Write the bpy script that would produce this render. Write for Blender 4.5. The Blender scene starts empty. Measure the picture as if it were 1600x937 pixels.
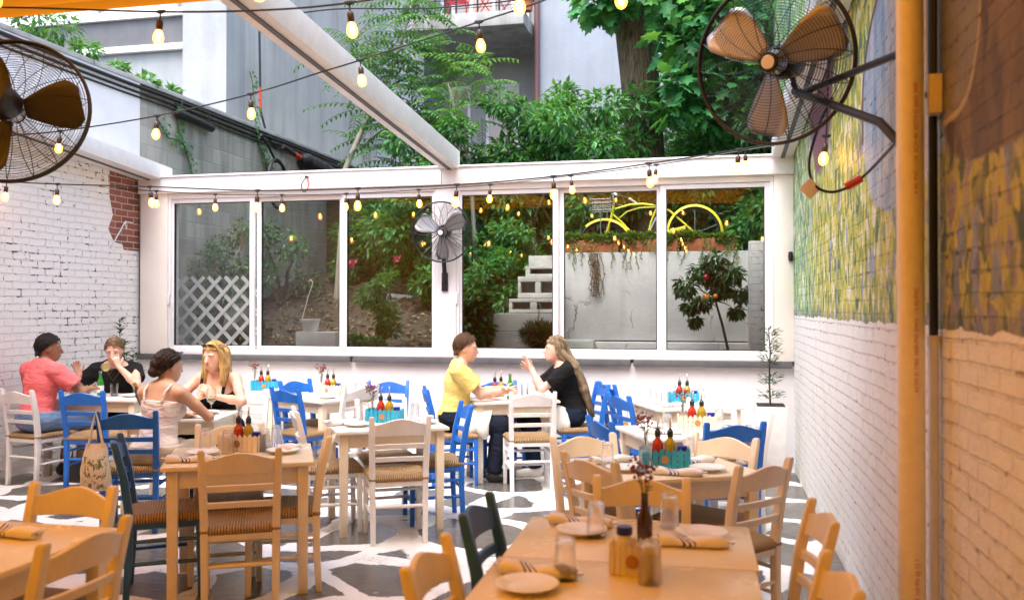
import bpy, bmesh, math, random
import numpy as np
from mathutils import Vector, Matrix, Euler
R = math.radians
rnd = random.Random(7)
scn = bpy.context.scene
COL = scn.collection

# ---------------------------------------------------------------- camera model
EYE = 1.62
FPX = 1391.0
YAW = R(12.56)
CF = (-math.sin(YAW), math.cos(YAW))
CR = (math.cos(YAW), math.sin(YAW))
def at(u, v, Y):
    """point of the room plane Y seen in direction (u, v) of the survey"""
    k = (u - 800) / FPX
    dx, dy = CF[0] + k * CR[0], CF[1] + k * CR[1]
    Z = Y / dy
    return Vector((dx * Z, Y, EYE + (480 - v) / FPX * Z))
def atZ(u, v, Z):
    k = (u - 800) / FPX
    return Vector(((CF[0] + k * CR[0]) * Z, (CF[1] + k * CR[1]) * Z, EYE + (480 - v) / FPX * Z))
def xb(u, Y=9.25):
    return at(u, 480, Y).x

# ---------------------------------------------------------------- object helpers
def tag(o, label=None, cat=None, group=None, kind=None):
    if label: o['label'] = label
    if cat: o['category'] = cat
    if group: o['group'] = group
    if kind: o['kind'] = kind
    return o
def thing(name, label, cat, loc=(0, 0, 0), rotz=0, group=None):
    o = bpy.data.objects.new(name, None)
    o.empty_display_size = .1
    COL.objects.link(o)
    o.location = loc
    o.rotation_euler = (0, 0, rotz)
    return tag(o, label, cat, group)
def copy_tree(o, parent=None):
    c = o.copy()
    COL.objects.link(c)
    c.parent = parent
    for ch in list(o.children):
        copy_tree(ch, c)
    return c
def place(o, loc, rotz, label, group=None):
    o.location = loc
    o.rotation_euler = (0, 0, rotz)
    o['label'] = label
    if group: o['group'] = group
    return o
_protos = {}
def inst(key, maker, loc, rotz, label, group=None):
    """first use builds the thing, later uses copy it with all its parts"""
    if key not in _protos:
        _protos[key] = maker()
        o = _protos[key]
    else:
        o = copy_tree(_protos[key])
        for p in ('label', 'group'):
            if p in o: del o[p]
    return place(o, loc, rotz, label, group)

class MB:
    def __init__(s):
        s.v = []; s.f = []; s.m = []
    def add(s, vs, fs, mi=0):
        n = len(s.v)
        s.v.extend([tuple(p) for p in vs])
        for f in fs:
            s.f.append(tuple(i + n for i in f)); s.m.append(mi)
        return s
    def box(s, c, d, M=None, mi=0, taper=(1, 1)):
        x, y, z = d[0] / 2, d[1] / 2, d[2] / 2
        tx, ty = taper
        vs = [(-x, -y, -z), (x, -y, -z), (x, y, -z), (-x, y, -z), (-x * tx, -y * ty, z), (x * tx, -y * ty, z), (x * tx, y * ty, z), (-x * tx, y * ty, z)]
        vs = [Vector(p) for p in vs]
        if M is not None: vs = [M @ p for p in vs]
        c = Vector(c)
        return s.add([p + c for p in vs], [(0, 3, 2, 1), (4, 5, 6, 7), (0, 1, 5, 4), (1, 2, 6, 5), (2, 3, 7, 6), (3, 0, 4, 7)], mi)
    def b2(s, lo, hi, mi=0):
        return s.box([(a + b) / 2 for a, b in zip(lo, hi)], [abs(b - a) for a, b in zip(lo, hi)], None, mi)
    def tube(s, pts, r, seg=8, closed=False, cap=True, mi=0):
        pts = [Vector(p) for p in pts]
        n = len(pts)
        rr = r if isinstance(r, (list, tuple)) else [r] * n
        rings = []
        up = None
        for i, p in enumerate(pts):
            a = pts[i - 1] if (i > 0 or closed) else p
            b = pts[(i + 1) % n] if (i < n - 1 or closed) else p
            t = (b - a)
            t = t.normalized() if t.length > 1e-9 else Vector((0, 0, 1))
            if up is None:
                up = Vector((0, 0, 1)) if abs(t.z) < .9 else Vector((1, 0, 0))
            e1 = (up - t * up.dot(t))
            e1 = e1.normalized() if e1.length > 1e-6 else t.orthogonal().normalized()
            up = e1
            e2 = t.cross(e1)
            rings.append([p + (e1 * math.cos(2 * math.pi * k / seg) + e2 * math.sin(2 * math.pi * k / seg)) * rr[i] for k in range(seg)])
        vs = [q for ring in rings for q in ring]
        fs = []
        for i in range(n if closed else n - 1):
            j = (i + 1) % n
            for k in range(seg):
                l = (k + 1) % seg
                fs.append((i * seg + k, i * seg + l, j * seg + l, j * seg + k))
        if cap and not closed:
            fs.append(tuple(range(seg))[::-1]); fs.append(tuple((n - 1) * seg + k for k in range(seg)))
        return s.add(vs, fs, mi)
    def lathe(s, prof, seg=20, M=None, mi=0):
        """profile of (radius, z); revolved about z"""
        vs = []; fs = []
        n = len(prof)
        for r, z in prof:
            for k in range(seg):
                a = 2 * math.pi * k / seg
                vs.append(Vector((r * math.cos(a), r * math.sin(a), z)))
        for i in range(n - 1):
            for k in range(seg):
                l = (k + 1) % seg
                fs.append((i * seg + k, i * seg + l, (i + 1) * seg + l, (i + 1) * seg + k))
        if prof[0][0] > 1e-5: fs.append(tuple(range(seg))[::-1])
        if prof[-1][0] > 1e-5: fs.append(tuple((n - 1) * seg + k for k in range(seg)))
        if M is not None: vs = [M @ p for p in vs]
        return s.add(vs, fs, mi)
    def sweep(s, pts, w, d, mi=0):
        """rectangular section (w along x, d along y) swept through pts"""
        vs = []; fs = []
        for i, p in enumerate(pts):
            a = w[i] if isinstance(w, (list, tuple)) else w
            b = d[i] if isinstance(d, (list, tuple)) else d
            p = Vector(p)
            for sx, sy in ((-1, -1), (1, -1), (1, 1), (-1, 1)):
                vs.append(p + Vector((sx * a / 2, sy * b / 2, 0)))
        n = len(pts)
        for i in range(n - 1):
            for k in range(4):
                l = (k + 1) % 4
                fs.append((i * 4 + k, i * 4 + l, i * 4 + 4 + l, i * 4 + 4 + k))
        fs.append((3, 2, 1, 0)); fs.append(tuple((n - 1) * 4 + k for k in range(4)))
        return s.add(vs, fs, mi)
    def prism(s, poly, fn, mi=0):
        """2-D outline extruded: fn(x, y, t) gives the point for t = 0 and 1"""
        n = len(poly)
        vs = [Vector(fn(x, y, 0)) for x, y in poly] + [Vector(fn(x, y, 1)) for x, y in poly]
        fs = [tuple(range(n))[::-1], tuple(range(n, 2 * n))]
        for i in range(n):
            j = (i + 1) % n
            fs.append((i, j, n + j, n + i))
        return s.add(vs, fs, mi)
    def build(s, name, mats, parent=None, bev=0, smooth=True, ang=38, bseg=2, weld=False):
        me = bpy.data.meshes.new(name)
        me.from_pydata(s.v, [], s.f)
        if not isinstance(mats, (list, tuple)): mats = [mats]
        for m in mats: me.materials.append(m)
        if len(mats) > 1: me.polygons.foreach_set('material_index', s.m)
        bm = bmesh.new(); bm.from_mesh(me)
        if weld: bmesh.ops.remove_doubles(bm, verts=bm.verts, dist=1e-5)
        bmesh.ops.recalc_face_normals(bm, faces=bm.faces)
        if bev:
            es = [e for e in bm.edges if len(e.link_faces) == 2 and e.calc_face_angle(0) > R(30)]
            bmesh.ops.bevel(bm, geom=es, offset=bev, segments=bseg, affect='EDGES', profile=.6, clamp_overlap=True)
        bm.to_mesh(me); bm.free()
        if smooth:
            me.polygons.foreach_set('use_smooth', [True] * len(me.polygons))
            me.set_sharp_from_angle(angle=R(ang))
        me.update()
        o = bpy.data.objects.new(name, me)
        COL.objects.link(o)
        o.parent = parent
        return o
def rot(ax, ay, az):
    return Euler((ax, ay, az)).to_matrix()
def aim(d, up=(0, 0, 1)):
    """matrix whose z axis points along d"""
    return Vector(d).normalized().to_track_quat('Z', 'Y').to_matrix()

# ---------------------------------------------------------------- material helpers
class NT:
    def __init__(s, name):
        s.mat = bpy.data.materials.new(name); s.mat.use_nodes = True
        s.t = s.mat.node_tree; s.t.nodes.clear()
        s.out = s.t.nodes.new('ShaderNodeOutputMaterial')
    def n(s, typ, inputs=None, **props):
        nd = s.t.nodes.new('ShaderNode' + typ)
        for k, v in props.items(): setattr(nd, k, v)
        for k, v in (inputs or {}).items(): s.set(nd.inputs[k], v)
        return nd
    def set(s, sock, v):
        if isinstance(v, bpy.types.NodeSocket): s.t.links.new(v, sock)
        elif isinstance(v, bpy.types.Node): s.t.links.new(v.outputs[0], sock)
        else:
            if isinstance(v, (tuple, list)) and len(v) == 3 and sock.type == 'RGBA': v = (*v, 1)
            sock.default_value = v
    def math(s, op, a, b=None, c=None, clamp=False):
        nd = s.n('Math', operation=op, use_clamp=clamp)
        for i, x in enumerate((a, b, c)):
            if x is not None: s.set(nd.inputs[i], x)
        return nd.outputs[0]
    def mix(s, f, a, b, typ='MIX'):
        nd = s.n('Mix', data_type='RGBA', blend_type=typ)
        s.set(nd.inputs[0], f); s.set(nd.inputs[6], a); s.set(nd.inputs[7], b)
        return nd.outputs[2]
    def ramp(s, f, stops, interp='LINEAR'):
        nd = s.n('ValToRGB'); cr = nd.color_ramp; cr.interpolation = interp
        while len(cr.elements) > 1: cr.elements.remove(cr.elements[-1])
        for i, (p, c) in enumerate(stops):
            e = cr.elements[0] if i == 0 else cr.elements.new(p)
            e.position = p
            if not isinstance(c, (tuple, list)): c = (c, c, c)
            e.color = (*c, 1)
        s.set(nd.inputs[0], f)
        return nd.outputs[0]
    def noise(s, vec, scale, detail=4, rough=.55, out=0, dist=0):
        nd = s.n('TexNoise', {'Scale': scale, 'Detail': detail, 'Roughness': rough, 'Distortion': dist})
        if vec is not None: s.set(nd.inputs['Vector'], vec)
        return nd.outputs[out]
    def pos(s): return s.n('NewGeometry').outputs['Position']
    def obj(s): return s.n('TexCoord').outputs['Object']
    def vec(s, x, y, z):
        nd = s.n('CombineXYZ')
        for i, q in enumerate((x, y, z)): s.set(nd.inputs[i], q)
        return nd.outputs[0]
    def sep(s, v):
        nd = s.n('SeparateXYZ', {0: v}); return nd.outputs
    def mapping(s, v, scale=(1, 1, 1), loc=(0, 0, 0), rotv=(0, 0, 0)):
        return s.n('Mapping', {'Vector': v, 'Scale': scale, 'Location': loc, 'Rotation': rotv}).outputs[0]
    def bump(s, h, strength=.3, dist=.01):
        return s.n('Bump', {'Height': h, 'Strength': strength, 'Distance': dist}).outputs[0]
    def bsdf(s, color, rough=.5, metal=0, normal=None, **kw):
        nd = s.n('BsdfPrincipled', {'Base Color': color, 'Roughness': rough, 'Metallic': metal})
        if normal is not None: s.set(nd.inputs['Normal'], normal)
        for k, v in kw.items(): s.set(nd.inputs[k.replace('_', ' ')], v)
        return nd.outputs[0]
    def done(s, shader):
        s.t.links.new(shader, s.out.inputs[0]); return s.mat

def paint(name, col, rough=.45, var=.12, scale=9, chip=None, bump=.12):
    m = NT(name); o = m.obj()
    n1 = m.noise(o, scale, 5)
    c = m.mix(m.ramp(n1, [(.3, 0), (.7, 1)]), [x * (1 - var) for x in col], [min(1, x * (1 + var * .5)) for x in col])
    if chip:
        n2 = m.noise(o, 34, 4, .7)
        c = m.mix(m.ramp(n2, [(.665, 0), (.70, .8)]), c, chip)
        gr = m.noise(m.mapping(o, (60, 60, 4)), 2.0, 3, .6)
        c = m.mix(m.ramp(gr, [(.5, 0), (.75, .28)]), c, [x * .72 for x in col])
    n3 = m.noise(o, 60, 3)
    r = m.math('ADD', m.math('MULTIPLY', n1, .25), rough - .12)
    return m.done(m.bsdf(c, r, normal=m.bump(n3, bump, .004)))
def plain(name, col, rough=.5, metal=0, **kw):
    m = NT(name)
    n = m.noise(m.obj(), 25, 3)
    c = m.mix(n, [x * .88 for x in col], [min(1, x * 1.1) for x in col])
    return m.done(m.bsdf(c, rough, metal, **kw))
def thin_glass(name, tint=(1, 1, 1), ior=1.5, gain=1.0, rough=0.0):
    m = NT(name)
    tr = m.n('BsdfTransparent', {'Color': tint}).outputs[0]
    gl = m.n('BsdfGlossy', {'Color': (1, 1, 1), 'Roughness': rough}).outputs[0]
    f = m.math('MULTIPLY', m.n('Fresnel', {'IOR': ior}).outputs[0], gain, clamp=True)
    return m.done(m.n('MixShader', {0: f, 1: tr, 2: gl}).outputs[0])
# ---------------------------------------------------------------- materials
M = {}
M['cream'] = paint('cream_paint', (.76, .68, .54), .42, .08, chip=(.45, .36, .26))
M['white'] = paint('white_paint', (.74, .74, .74), .42, .08, chip=(.42, .37, .30))
M['blue'] = paint('blue_paint', (.010, .135, .56), .38, .18)
M['navy'] = paint('navy_paint', (.020, .105, .33), .38, .18)  # the blue chair paint again, with the awning's shade put into the colour
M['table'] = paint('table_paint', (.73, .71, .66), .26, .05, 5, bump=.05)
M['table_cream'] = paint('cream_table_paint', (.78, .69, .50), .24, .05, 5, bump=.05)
M['frame'] = paint('window_frame_paint', (.75, .75, .77), .35, .04, 3, bump=.03)
M['wallwhite'] = paint('smooth_white_wall', (.76, .76, .77), .6, .08, 2.5, bump=.2)
M['beige'] = paint('beige_post_paint', (.76, .72, .65), .5, .06, 2)
M['black'] = plain('black_plastic', (.012, .012, .013), .4)
M['rubber'] = plain('black_cable', (.010, .010, .012), .45)
M['steel'] = plain('brushed_steel', (.55, .55, .56), .3, 1.0)
M['blade'] = plain('fan_blade_metal', (.42, .42, .43), .35, .55)
M['blade_dark'] = plain('dark_fan_blade', (.045, .04, .04), .45)
M['ceramic'] = paint('white_ceramic', (.82, .82, .80), .12, .03, bump=0)
M['pourer'] = plain('pourer_black', (.015, .014, .014), .3)
M['bluecap'] = plain('blue_cap', (.01, .02, .30), .35)
M['teal'] = paint('teal_paint', (.02, .36, .56), .5, .15)
M['fence_cream'] = paint('cream_picket_paint', (.80, .70, .56), .5, .1)
M['terracotta'] = paint('terracotta', (.38, .12, .05), .75, .2)
M['cork'] = plain('cork_tag', (.42, .22, .09), .8)
M['yellow'] = paint('yellow_bike_paint', (.64, .58, .03), .4, .15)
M['wire'] = plain('grey_wire', (.35, .35, .36), .4, .8)
M['red'] = plain('red_paint', (.62, .02, .05), .4)
M['redtape'] = plain('red_tape', (.55, .04, .02), .5)
M['ledge'] = paint('dark_stone_ledge', (.10, .10, .11), .6, .25, 8, bump=.3)
M['conduit'] = plain('black_conduit', (.014, .014, .015), .5)
def m_tglass():
    m = NT('clear_tumbler_glass')
    g = m.n('BsdfGlass', {'Color': (1, 1, 1), 'Roughness': .02, 'IOR': 1.35}).outputs[0]
    t = m.n('BsdfTransparent', {'Color': (1, 1, 1)}).outputs[0]
    return m.done(m.n('MixShader', {0: .45, 1: t, 2: g}).outputs[0])
M['glass'] = m_tglass()
M['winglass'] = thin_glass('window_glass', (.80, .84, .82), 1.5, 1.7)
M['wine'] = plain('white_wine', (.75, .65, .25), .1)
M['water'] = thin_glass('water', (.93, .95, .96), 1.33, 1.5)
M['vinegar'] = plain('red_vinegar', (.42, .025, .012), .12, Coat_Weight=.6)
M['oil'] = plain('olive_oil', (.36, .26, .015), .12, Coat_Weight=.6)
M['brownglass'] = plain('brown_bottle_glass', (.035, .010, .006), .1, Coat_Weight=.6)
M['greenglass'] = plain('green_bottle_glass', (.02, .22, .03), .1, Coat_Weight=.6)
M['paper'] = plain('label_paper', (.80, .79, .75), .7)
M['salt'] = plain('white_salt', (.72, .70, .68), .7)
M['driedred'] = plain('dried_red_flower', (.22, .02, .025), .8)
M['stem'] = plain('plant_stem', (.10, .12, .04), .7)
M['food'] = plain('flatbread', (.55, .35, .12), .7)

def m_rush():
    m = NT('rush_seat'); o = m.obj(); x, y, z = m.sep(o)
    ax = m.math('ABSOLUTE', x); ay = m.math('ABSOLUTE', y)
    side = m.math('GREATER_THAN', ax, ay)
    t = m.math('ADD', m.math('MULTIPLY', side, y), m.math('MULTIPLY', m.math('SUBTRACT', 1, side), x))
    nz = m.noise(o, 30, 3)
    w = m.math('SINE', m.math('MULTIPLY', m.math('ADD', t, m.math('MULTIPLY', nz, .016)), 430))
    st = m.math('ADD', m.math('MULTIPLY', w, .5), .5)
    big = m.noise(o, 11, 3)
    c = m.mix(big, (.16, .070, .024), (.50, .30, .12))
    c2 = m.mix(m.math('MULTIPLY', m.noise(m.mapping(o, (90, 90, 20)), 3, 2), .9), c, (.62, .44, .22))
    c3 = m.mix(m.math('MULTIPLY', m.math('SUBTRACT', 1, st), .75), c2, (.07, .028, .01))
    return m.done(m.bsdf(c3, .7, normal=m.bump(st, .9, .006)))
M['rush'] = m_rush()

def m_floor():
    m = NT('painted_slab_floor'); p = m.pos()
    warp = m.n('VectorMath', {0: m.noise(p, 1.6, 2, .5, out=1), 1: (.5, .5, .5)}, operation='SUBTRACT').outputs[0]
    wv = m.n('VectorMath', {0: warp, 'Scale': .34}, operation='SCALE').outputs[0]
    w2 = m.n('VectorMath', {0: m.noise(p, 14, 3, .6, out=1), 1: (.5, .5, .5)}, operation='SUBTRACT').outputs[0]
    wv2 = m.n('VectorMath', {0: w2, 'Scale': .05}, operation='SCALE').outputs[0]
    pp = m.n('VectorMath', {0: p, 1: wv}).outputs[0]
    pp = m.n('VectorMath', {0: pp, 1: wv2}).outputs[0]
    pp = m.mapping(pp, (1, 1, 0), (3.37, 1.2, 0))
    vd = m.n('TexVoronoi', {'Vector': pp, 'Scale': 1.55, 'Randomness': .85}, feature='DISTANCE_TO_EDGE').outputs[0]
    fine = m.noise(p, 40, 4, .7)
    d = m.math('ADD', vd, m.math('MULTIPLY', m.math('SUBTRACT', fine, .5), .03))
    white = m.ramp(d, [(.100, 1), (.112, 0)])
    worn = m.ramp(m.noise(p, 3.2, 5, .7), [(.56, 0), (.68, 1)])
    white = m.math('MULTIPLY', white, m.math('SUBTRACT', 1, m.math('MULTIPLY', worn, m.ramp(fine, [(.45, 0), (.62, .9)]))))
    stone = m.mix(m.noise(m.mapping(p, (3, 9, 1)), 3, 5, .7), (.028, .027, .025), (.20, .188, .17))
    stone = m.mix(m.ramp(m.noise(p, 70, 2), [(.62, 0), (.75, .5)]), stone, (.2, .19, .17))
    dirty = m.mix(m.ramp(m.noise(p, 2.1, 4, .6), [(.45, 0), (.8, .5)]), (.80, .80, .80), (.46, .40, .32))
    c = m.mix(white, stone, dirty)
    wet = m.ramp(m.noise(p, .9, 3), [(.4, .10), (.62, .38)])
    r = m.math('ADD', wet, m.math('MULTIPLY', white, .22))
    h = m.math('ADD', m.math('MULTIPLY', white, .6), m.math('MULTIPLY', m.noise(m.mapping(p, (4, 14, 1)), 5, 4), .8))
    return m.done(m.bsdf(c, r, normal=m.bump(h, .35, .01)))
M['floor'] = m_floor()

def brick_nodes(m, axis, bw=.215, bh=.072, mortar=.008, jitter=.011):
    """brick pattern laid in the wall's own plane; axis = 0 wall along x, 1 wall along y"""
    p = m.pos(); x, y, z = m.sep(p)
    h = x if axis == 0 else y
    nz = m.n('VectorMath', {0: m.noise(p, 11, 5, .7, out=1), 1: (.5, .5, .5)}, operation='SUBTRACT').outputs[0]
    v = m.vec(h, z, 0)
    v = m.n('VectorMath', {0: v, 1: m.n('VectorMath', {0: nz, 'Scale': jitter * 2}, operation='SCALE').outputs[0]}).outputs[0]
    n2 = m.n('VectorMath', {0: m.noise(p, 2.6, 2, .5, out=1), 1: (.5, .5, .5)}, operation='SUBTRACT').outputs[0]
    v = m.n('VectorMath', {0: v, 1: m.n('VectorMath', {0: n2, 'Scale': .022}, operation='SCALE').outputs[0]}).outputs[0]
    b = m.n('TexBrick', {'Vector': v, 'Scale': 1, 'Mortar Size': mortar, 'Mortar Smooth': .35, 'Bias': 0, 'Brick Width': bw, 'Row Height': bh,
                         'Color1': (0, 0, 0), 'Color2': (1, 1, 1), 'Mortar': (.5, .5, .5)})
    return p, v, b.outputs['Fac'], b.outputs['Color'], (x, y, z)
def m_whitebrick(name, axis, gap=.62, chips=.69, tint=(.80, .80, .80), bump=.8):
    m = NT(name); p, v, mort, bc, _ = brick_nodes(m, axis)
    big = m.noise(p, 1.7, 4, .6); med = m.noise(p, 13, 5, .72); fine = m.noise(p, 55, 4, .7)
    med2 = m.math('ADD', med, m.math('MULTIPLY', m.math('SUBTRACT', big, .5), .55))
    c = m.mix(med, [t * .93 for t in tint], [min(.89, t * 1.04) for t in tint])
    g = m.math('MULTIPLY', mort, m.ramp(med2, [(gap - .03, 0), (gap + .02, 1)]))
    c = m.mix(g, c, (.055, .045, .038))
    ch = m.math('MULTIPLY', m.ramp(m.noise(p, 9, 5, .72), [(chips - .005, 0), (chips + .02, 1)]), m.ramp(mort, [(0, .6), (.8, 1)]))
    c = m.mix(ch, c, (.17, .075, .045))
    c = m.mix(m.math('MULTIPLY', mort, .07), c, (.45, .43, .41))
    h = m.math('SUBTRACT', m.math('MULTIPLY', m.math('ADD', fine, med), .35), m.math('MULTIPLY', mort, 1.0))
    h = m.math('ADD', h, m.math('MULTIPLY', bc, .25))
    h = m.math('SUBTRACT', h, m.math('MULTIPLY', g, .8))
    return m.done(m.bsdf(c, .55, normal=m.bump(h, bump, .022)))
M['brick_left'] = m_whitebrick('white_painted_brick', 1, .615, .645, (.88, .88, .85), .9)
M['brick_rear'] = m_whitebrick('white_painted_rear_brick', 0, .60, .70)
def m_redbrick():
    m = NT('bare_red_brick'); p, v, mort, bc, _ = brick_nodes(m, 1)
    n = m.noise(p, 30, 4)
    c = m.mix(bc, (.20, .055, .035), (.34, .12, .075)); c = m.mix(m.math('MULTIPLY', n, .5), c, (.12, .05, .04))
    c = m.mix(mort, c, (.42, .38, .34))
    return m.done(m.bsdf(c, .8, normal=m.bump(m.math('SUBTRACT', m.math('MULTIPLY', n, .4), mort), .8, .012)))
M['brick_red'] = m_redbrick()
def m_mural():
    """right-hand wall: white painted brick below, loosely brushed mural above"""
    m = NT('mural_brick'); p, v, mort, bc, (x, y, z) = brick_nodes(m, 1)
    med = m.noise(p, 17, 4, .65); fine = m.noise(p, 55, 4, .7)
    # plain painted brick
    cw = m.mix(med, (.81, .81, .785), (.89, .89, .865))
    g = m.math('MULTIPLY', mort, m.ramp(med, [(.60, 0), (.68, 1)]))
    cw = m.mix(g, cw, (.10, .085, .07)); cw = m.mix(m.math('MULTIPLY', m.math('MULTIPLY', mort, .35), m.ramp(med, [(.42, 0), (.6, 1)])), cw, (.36, .31, .26))
    cw = m.mix(m.ramp(m.noise(p, 4.5, 5, .7), [(.5, 0), (.8, .45)]), cw, (.58, .52, .46))
    ch = m.ramp(m.noise(p, 12, 5, .72), [(.70, 0), (.72, .7)]); cw = m.mix(ch, cw, (.16, .13, .11))
    # brush strokes: short upright dabs, each of one colour
    wv = m.n('VectorMath', {0: m.n('VectorMath', {0: m.noise(p, 9, 3, .6, out=1), 1: (.5, .5, .5)}, operation='SUBTRACT').outputs[0], 'Scale': .10}, operation='SCALE').outputs[0]
    pw = m.n('VectorMath', {0: p, 1: wv}).outputs[0]
    def dabs(sy, sz, off):
        q = m.mapping(pw, (.01, sy, sz), (off, off * 1.7, off * .6))
        nd = m.n('TexVoronoi', {'Vector': q, 'Scale': 1.0, 'Randomness': 1.0})
        return m.sep(nd.outputs['Color'])[0], nd.outputs['Distance']
    v1, d1 = dabs(26, 12, 3.0); v2, d2 = dabs(15, 6, 7.0)
    s2 = m.noise(m.mapping(p, (1, 14, 6), (4, 2, 7)), 3.0, 4, .7, dist=1.0)
    big = m.noise(p, 1.5, 3, .6)
    s1 = m.math('ADD', m.math('MULTIPLY', v1, .62), m.math('MULTIPLY', m.noise(p, 3.0, 3, .6), .38))
    t1 = m.math('ADD', m.math('ADD', m.math('MULTIPLY', v1, .5), m.math('MULTIPLY', v2, .28)), m.math('MULTIPLY', big, .34))
    field = m.ramp(t1, [(.22, (.03, .12, .06)), (.36, (.16, .28, .05)), (.46, (.38, .42, .04)), (.58, (.62, .56, .05)), (.70, (.70, .62, .14)), (.80, (.82, .82, .62))])
    green = m.ramp(t1, [(.22, (.02, .12, .10)), (.36, (.05, .26, .15)), (.48, (.12, .40, .18)), (.60, (.30, .52, .16)), (.72, (.60, .66, .20)), (.80, (.80, .86, .72))])
    rg = m.n('MapRange', {'Value': m.math('ADD', y, m.math('MULTIPLY', m.math('SUBTRACT', m.noise(p, 2.2, 3), .5), 1.6)), 'From Min': 7.0, 'From Max': 8.4}).outputs[0]
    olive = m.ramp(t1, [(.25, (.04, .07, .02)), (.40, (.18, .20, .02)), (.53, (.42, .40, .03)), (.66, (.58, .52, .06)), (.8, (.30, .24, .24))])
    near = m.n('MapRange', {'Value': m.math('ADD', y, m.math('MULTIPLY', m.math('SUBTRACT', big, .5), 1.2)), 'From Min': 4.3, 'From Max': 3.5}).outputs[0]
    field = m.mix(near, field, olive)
    c = m.mix(rg, field, green)
    blue = m.math('MULTIPLY', m.math('GREATER_THAN', v2, .89), m.ramp(m.noise(p, 2.6, 3), [(.45, 0), (.55, .85)]))
    c = m.mix(blue, c, m.mix(v1, (.10, .13, .30), (.34, .40, .55)))
    band = m.n('MapRange', {'Value': m.math('ADD', z, m.math('MULTIPLY', s2, .25)), 'From Min': 1.75, 'From Max': 1.62}).outputs[0]
    c = m.mix(m.math('MULTIPLY', band, .8), c, m.mix(v1, (.03, .09, .12), (.12, .10, .24)))
    # pale arch with a dark red outline, and a dark violet field nearer the door
    wob = m.math('MULTIPLY', m.math('SUBTRACT', m.noise(p, 3.5, 3), .5), .22)
    def ellipse(cy, cz, ry, rz):
        a = m.math('POWER', m.math('ABSOLUTE', m.math('DIVIDE', m.math('SUBTRACT', y, cy), ry)), 2.6)
        b = m.math('POWER', m.math('ABSOLUTE', m.math('DIVIDE', m.math('SUBTRACT', z, cz), rz)), 2.6)
        return m.math('ADD', m.math('ADD', a, b), wob)
    e = m.math('MULTIPLY', ellipse(4.15, 2.62, 1.0, .58), .5)
    pale = m.ramp(m.noise(m.mapping(p, (1, 5, 1.2)), 2, 3), [(.3, (.16, .30, .50)), (.5, (.40, .48, .58)), (.62, (.62, .60, .60)), (.75, (.46, .36, .28))])
    edge = m.mix(m.noise(p, 9, 3), (.16, .03, .03), (.05, .02, .04))
    c = m.mix(m.math('MULTIPLY', m.ramp(e, [(.5, 1), (.54, 0)]), m.math('GREATER_THAN', z, 2.5)), c, edge)
    c = m.mix(m.ramp(e, [(.43, 1), (.46, 0)]), c, pale)
    # ramp clamps at 1, so scale the second field before it
    e2 = m.math('MULTIPLY', ellipse(2.80, 2.36, .62, .28), .5)
    viol = m.mix(m.math('ADD', m.math('MULTIPLY', v2, .6), m.math('MULTIPLY', m.noise(p, 4, 4), .5)), (.035, .02, .03), (.24, .17, .09))
    c = m.mix(m.ramp(e2, [(.5, 1), (.56, 0)]), c, viol)
    e3 = m.math('MULTIPLY', ellipse(3.32, 2.72, .36, .46), .5)
    c = m.mix(m.ramp(e3, [(.50, 1), (.53, 0)]), c, (.48, .40, .26))
    c = m.mix(m.ramp(e3, [(.44, 1), (.46, 0)]), c, m.mix(m.noise(p, 6, 3), (.16, .15, .13), (.30, .28, .24)))
    e4 = m.math('MULTIPLY', ellipse(7.0, 3.9, .75, 1.25), .5)
    c = m.mix(m.ramp(e4, [(.48, 1), (.55, 0)]), c, m.mix(s2, (.10, .02, .05), (.26, .08, .14)))
    crack = m.math('MULTIPLY', mort, m.ramp(m.math('ADD', med, m.math('MULTIPLY', m.math('SUBTRACT', m.noise(p, 2.5, 3), .5), .5)), [(.57, 0), (.64, .9)])); c = m.mix(crack, c, (.05, .04, .03))
    edgez = m.math('ADD', z, m.math('MULTIPLY', m.math('SUBTRACT', m.noise(p, 7, 3), .5), .07))
    up = m.math('GREATER_THAN', edgez, 1.545)
    col = m.mix(up, cw, c)
    h = m.math('SUBTRACT', m.math('MULTIPLY', m.math('ADD', fine, med), .4), mort)
    h = m.math('ADD', h, m.math('MULTIPLY', bc, .25))
    h = m.math('ADD', h, m.math('MULTIPLY', m.math('MULTIPLY', s2, up), .6))
    return m.done(m.bsdf(col, m.math('SUBTRACT', .6, m.math('MULTIPLY', up, .15)), normal=m.bump(h, .9, .028)))
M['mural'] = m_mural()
def m_block():
    m = NT('concrete_block'); p, v, mort, bc, (x, y, z) = brick_nodes(m, 1, .42, .21, .010, .004)
    big = m.noise(p, 1.3, 5, .65); fine = m.noise(p, 30, 4, .7)
    c = m.mix(bc, (.30, .285, .235), (.46, .44, .375))
    streak = m.ramp(m.noise(m.mapping(p, (1, 3.2, .35)), 2, 4), [(.45, 0), (.7, .75)])
    c = m.mix(streak, c, (.15, .14, .11)); c = m.mix(m.math('MULTIPLY', fine, .25), c, (.42, .41, .37))
    c = m.mix(m.math('MULTIPLY', mort, .55), c, (.36, .35, .32))
    return m.done(m.bsdf(c, .85, normal=m.bump(m.math('SUBTRACT', m.math('MULTIPLY', fine, .4), mort), .6, .012)))
M['block'] = m_block()
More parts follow.
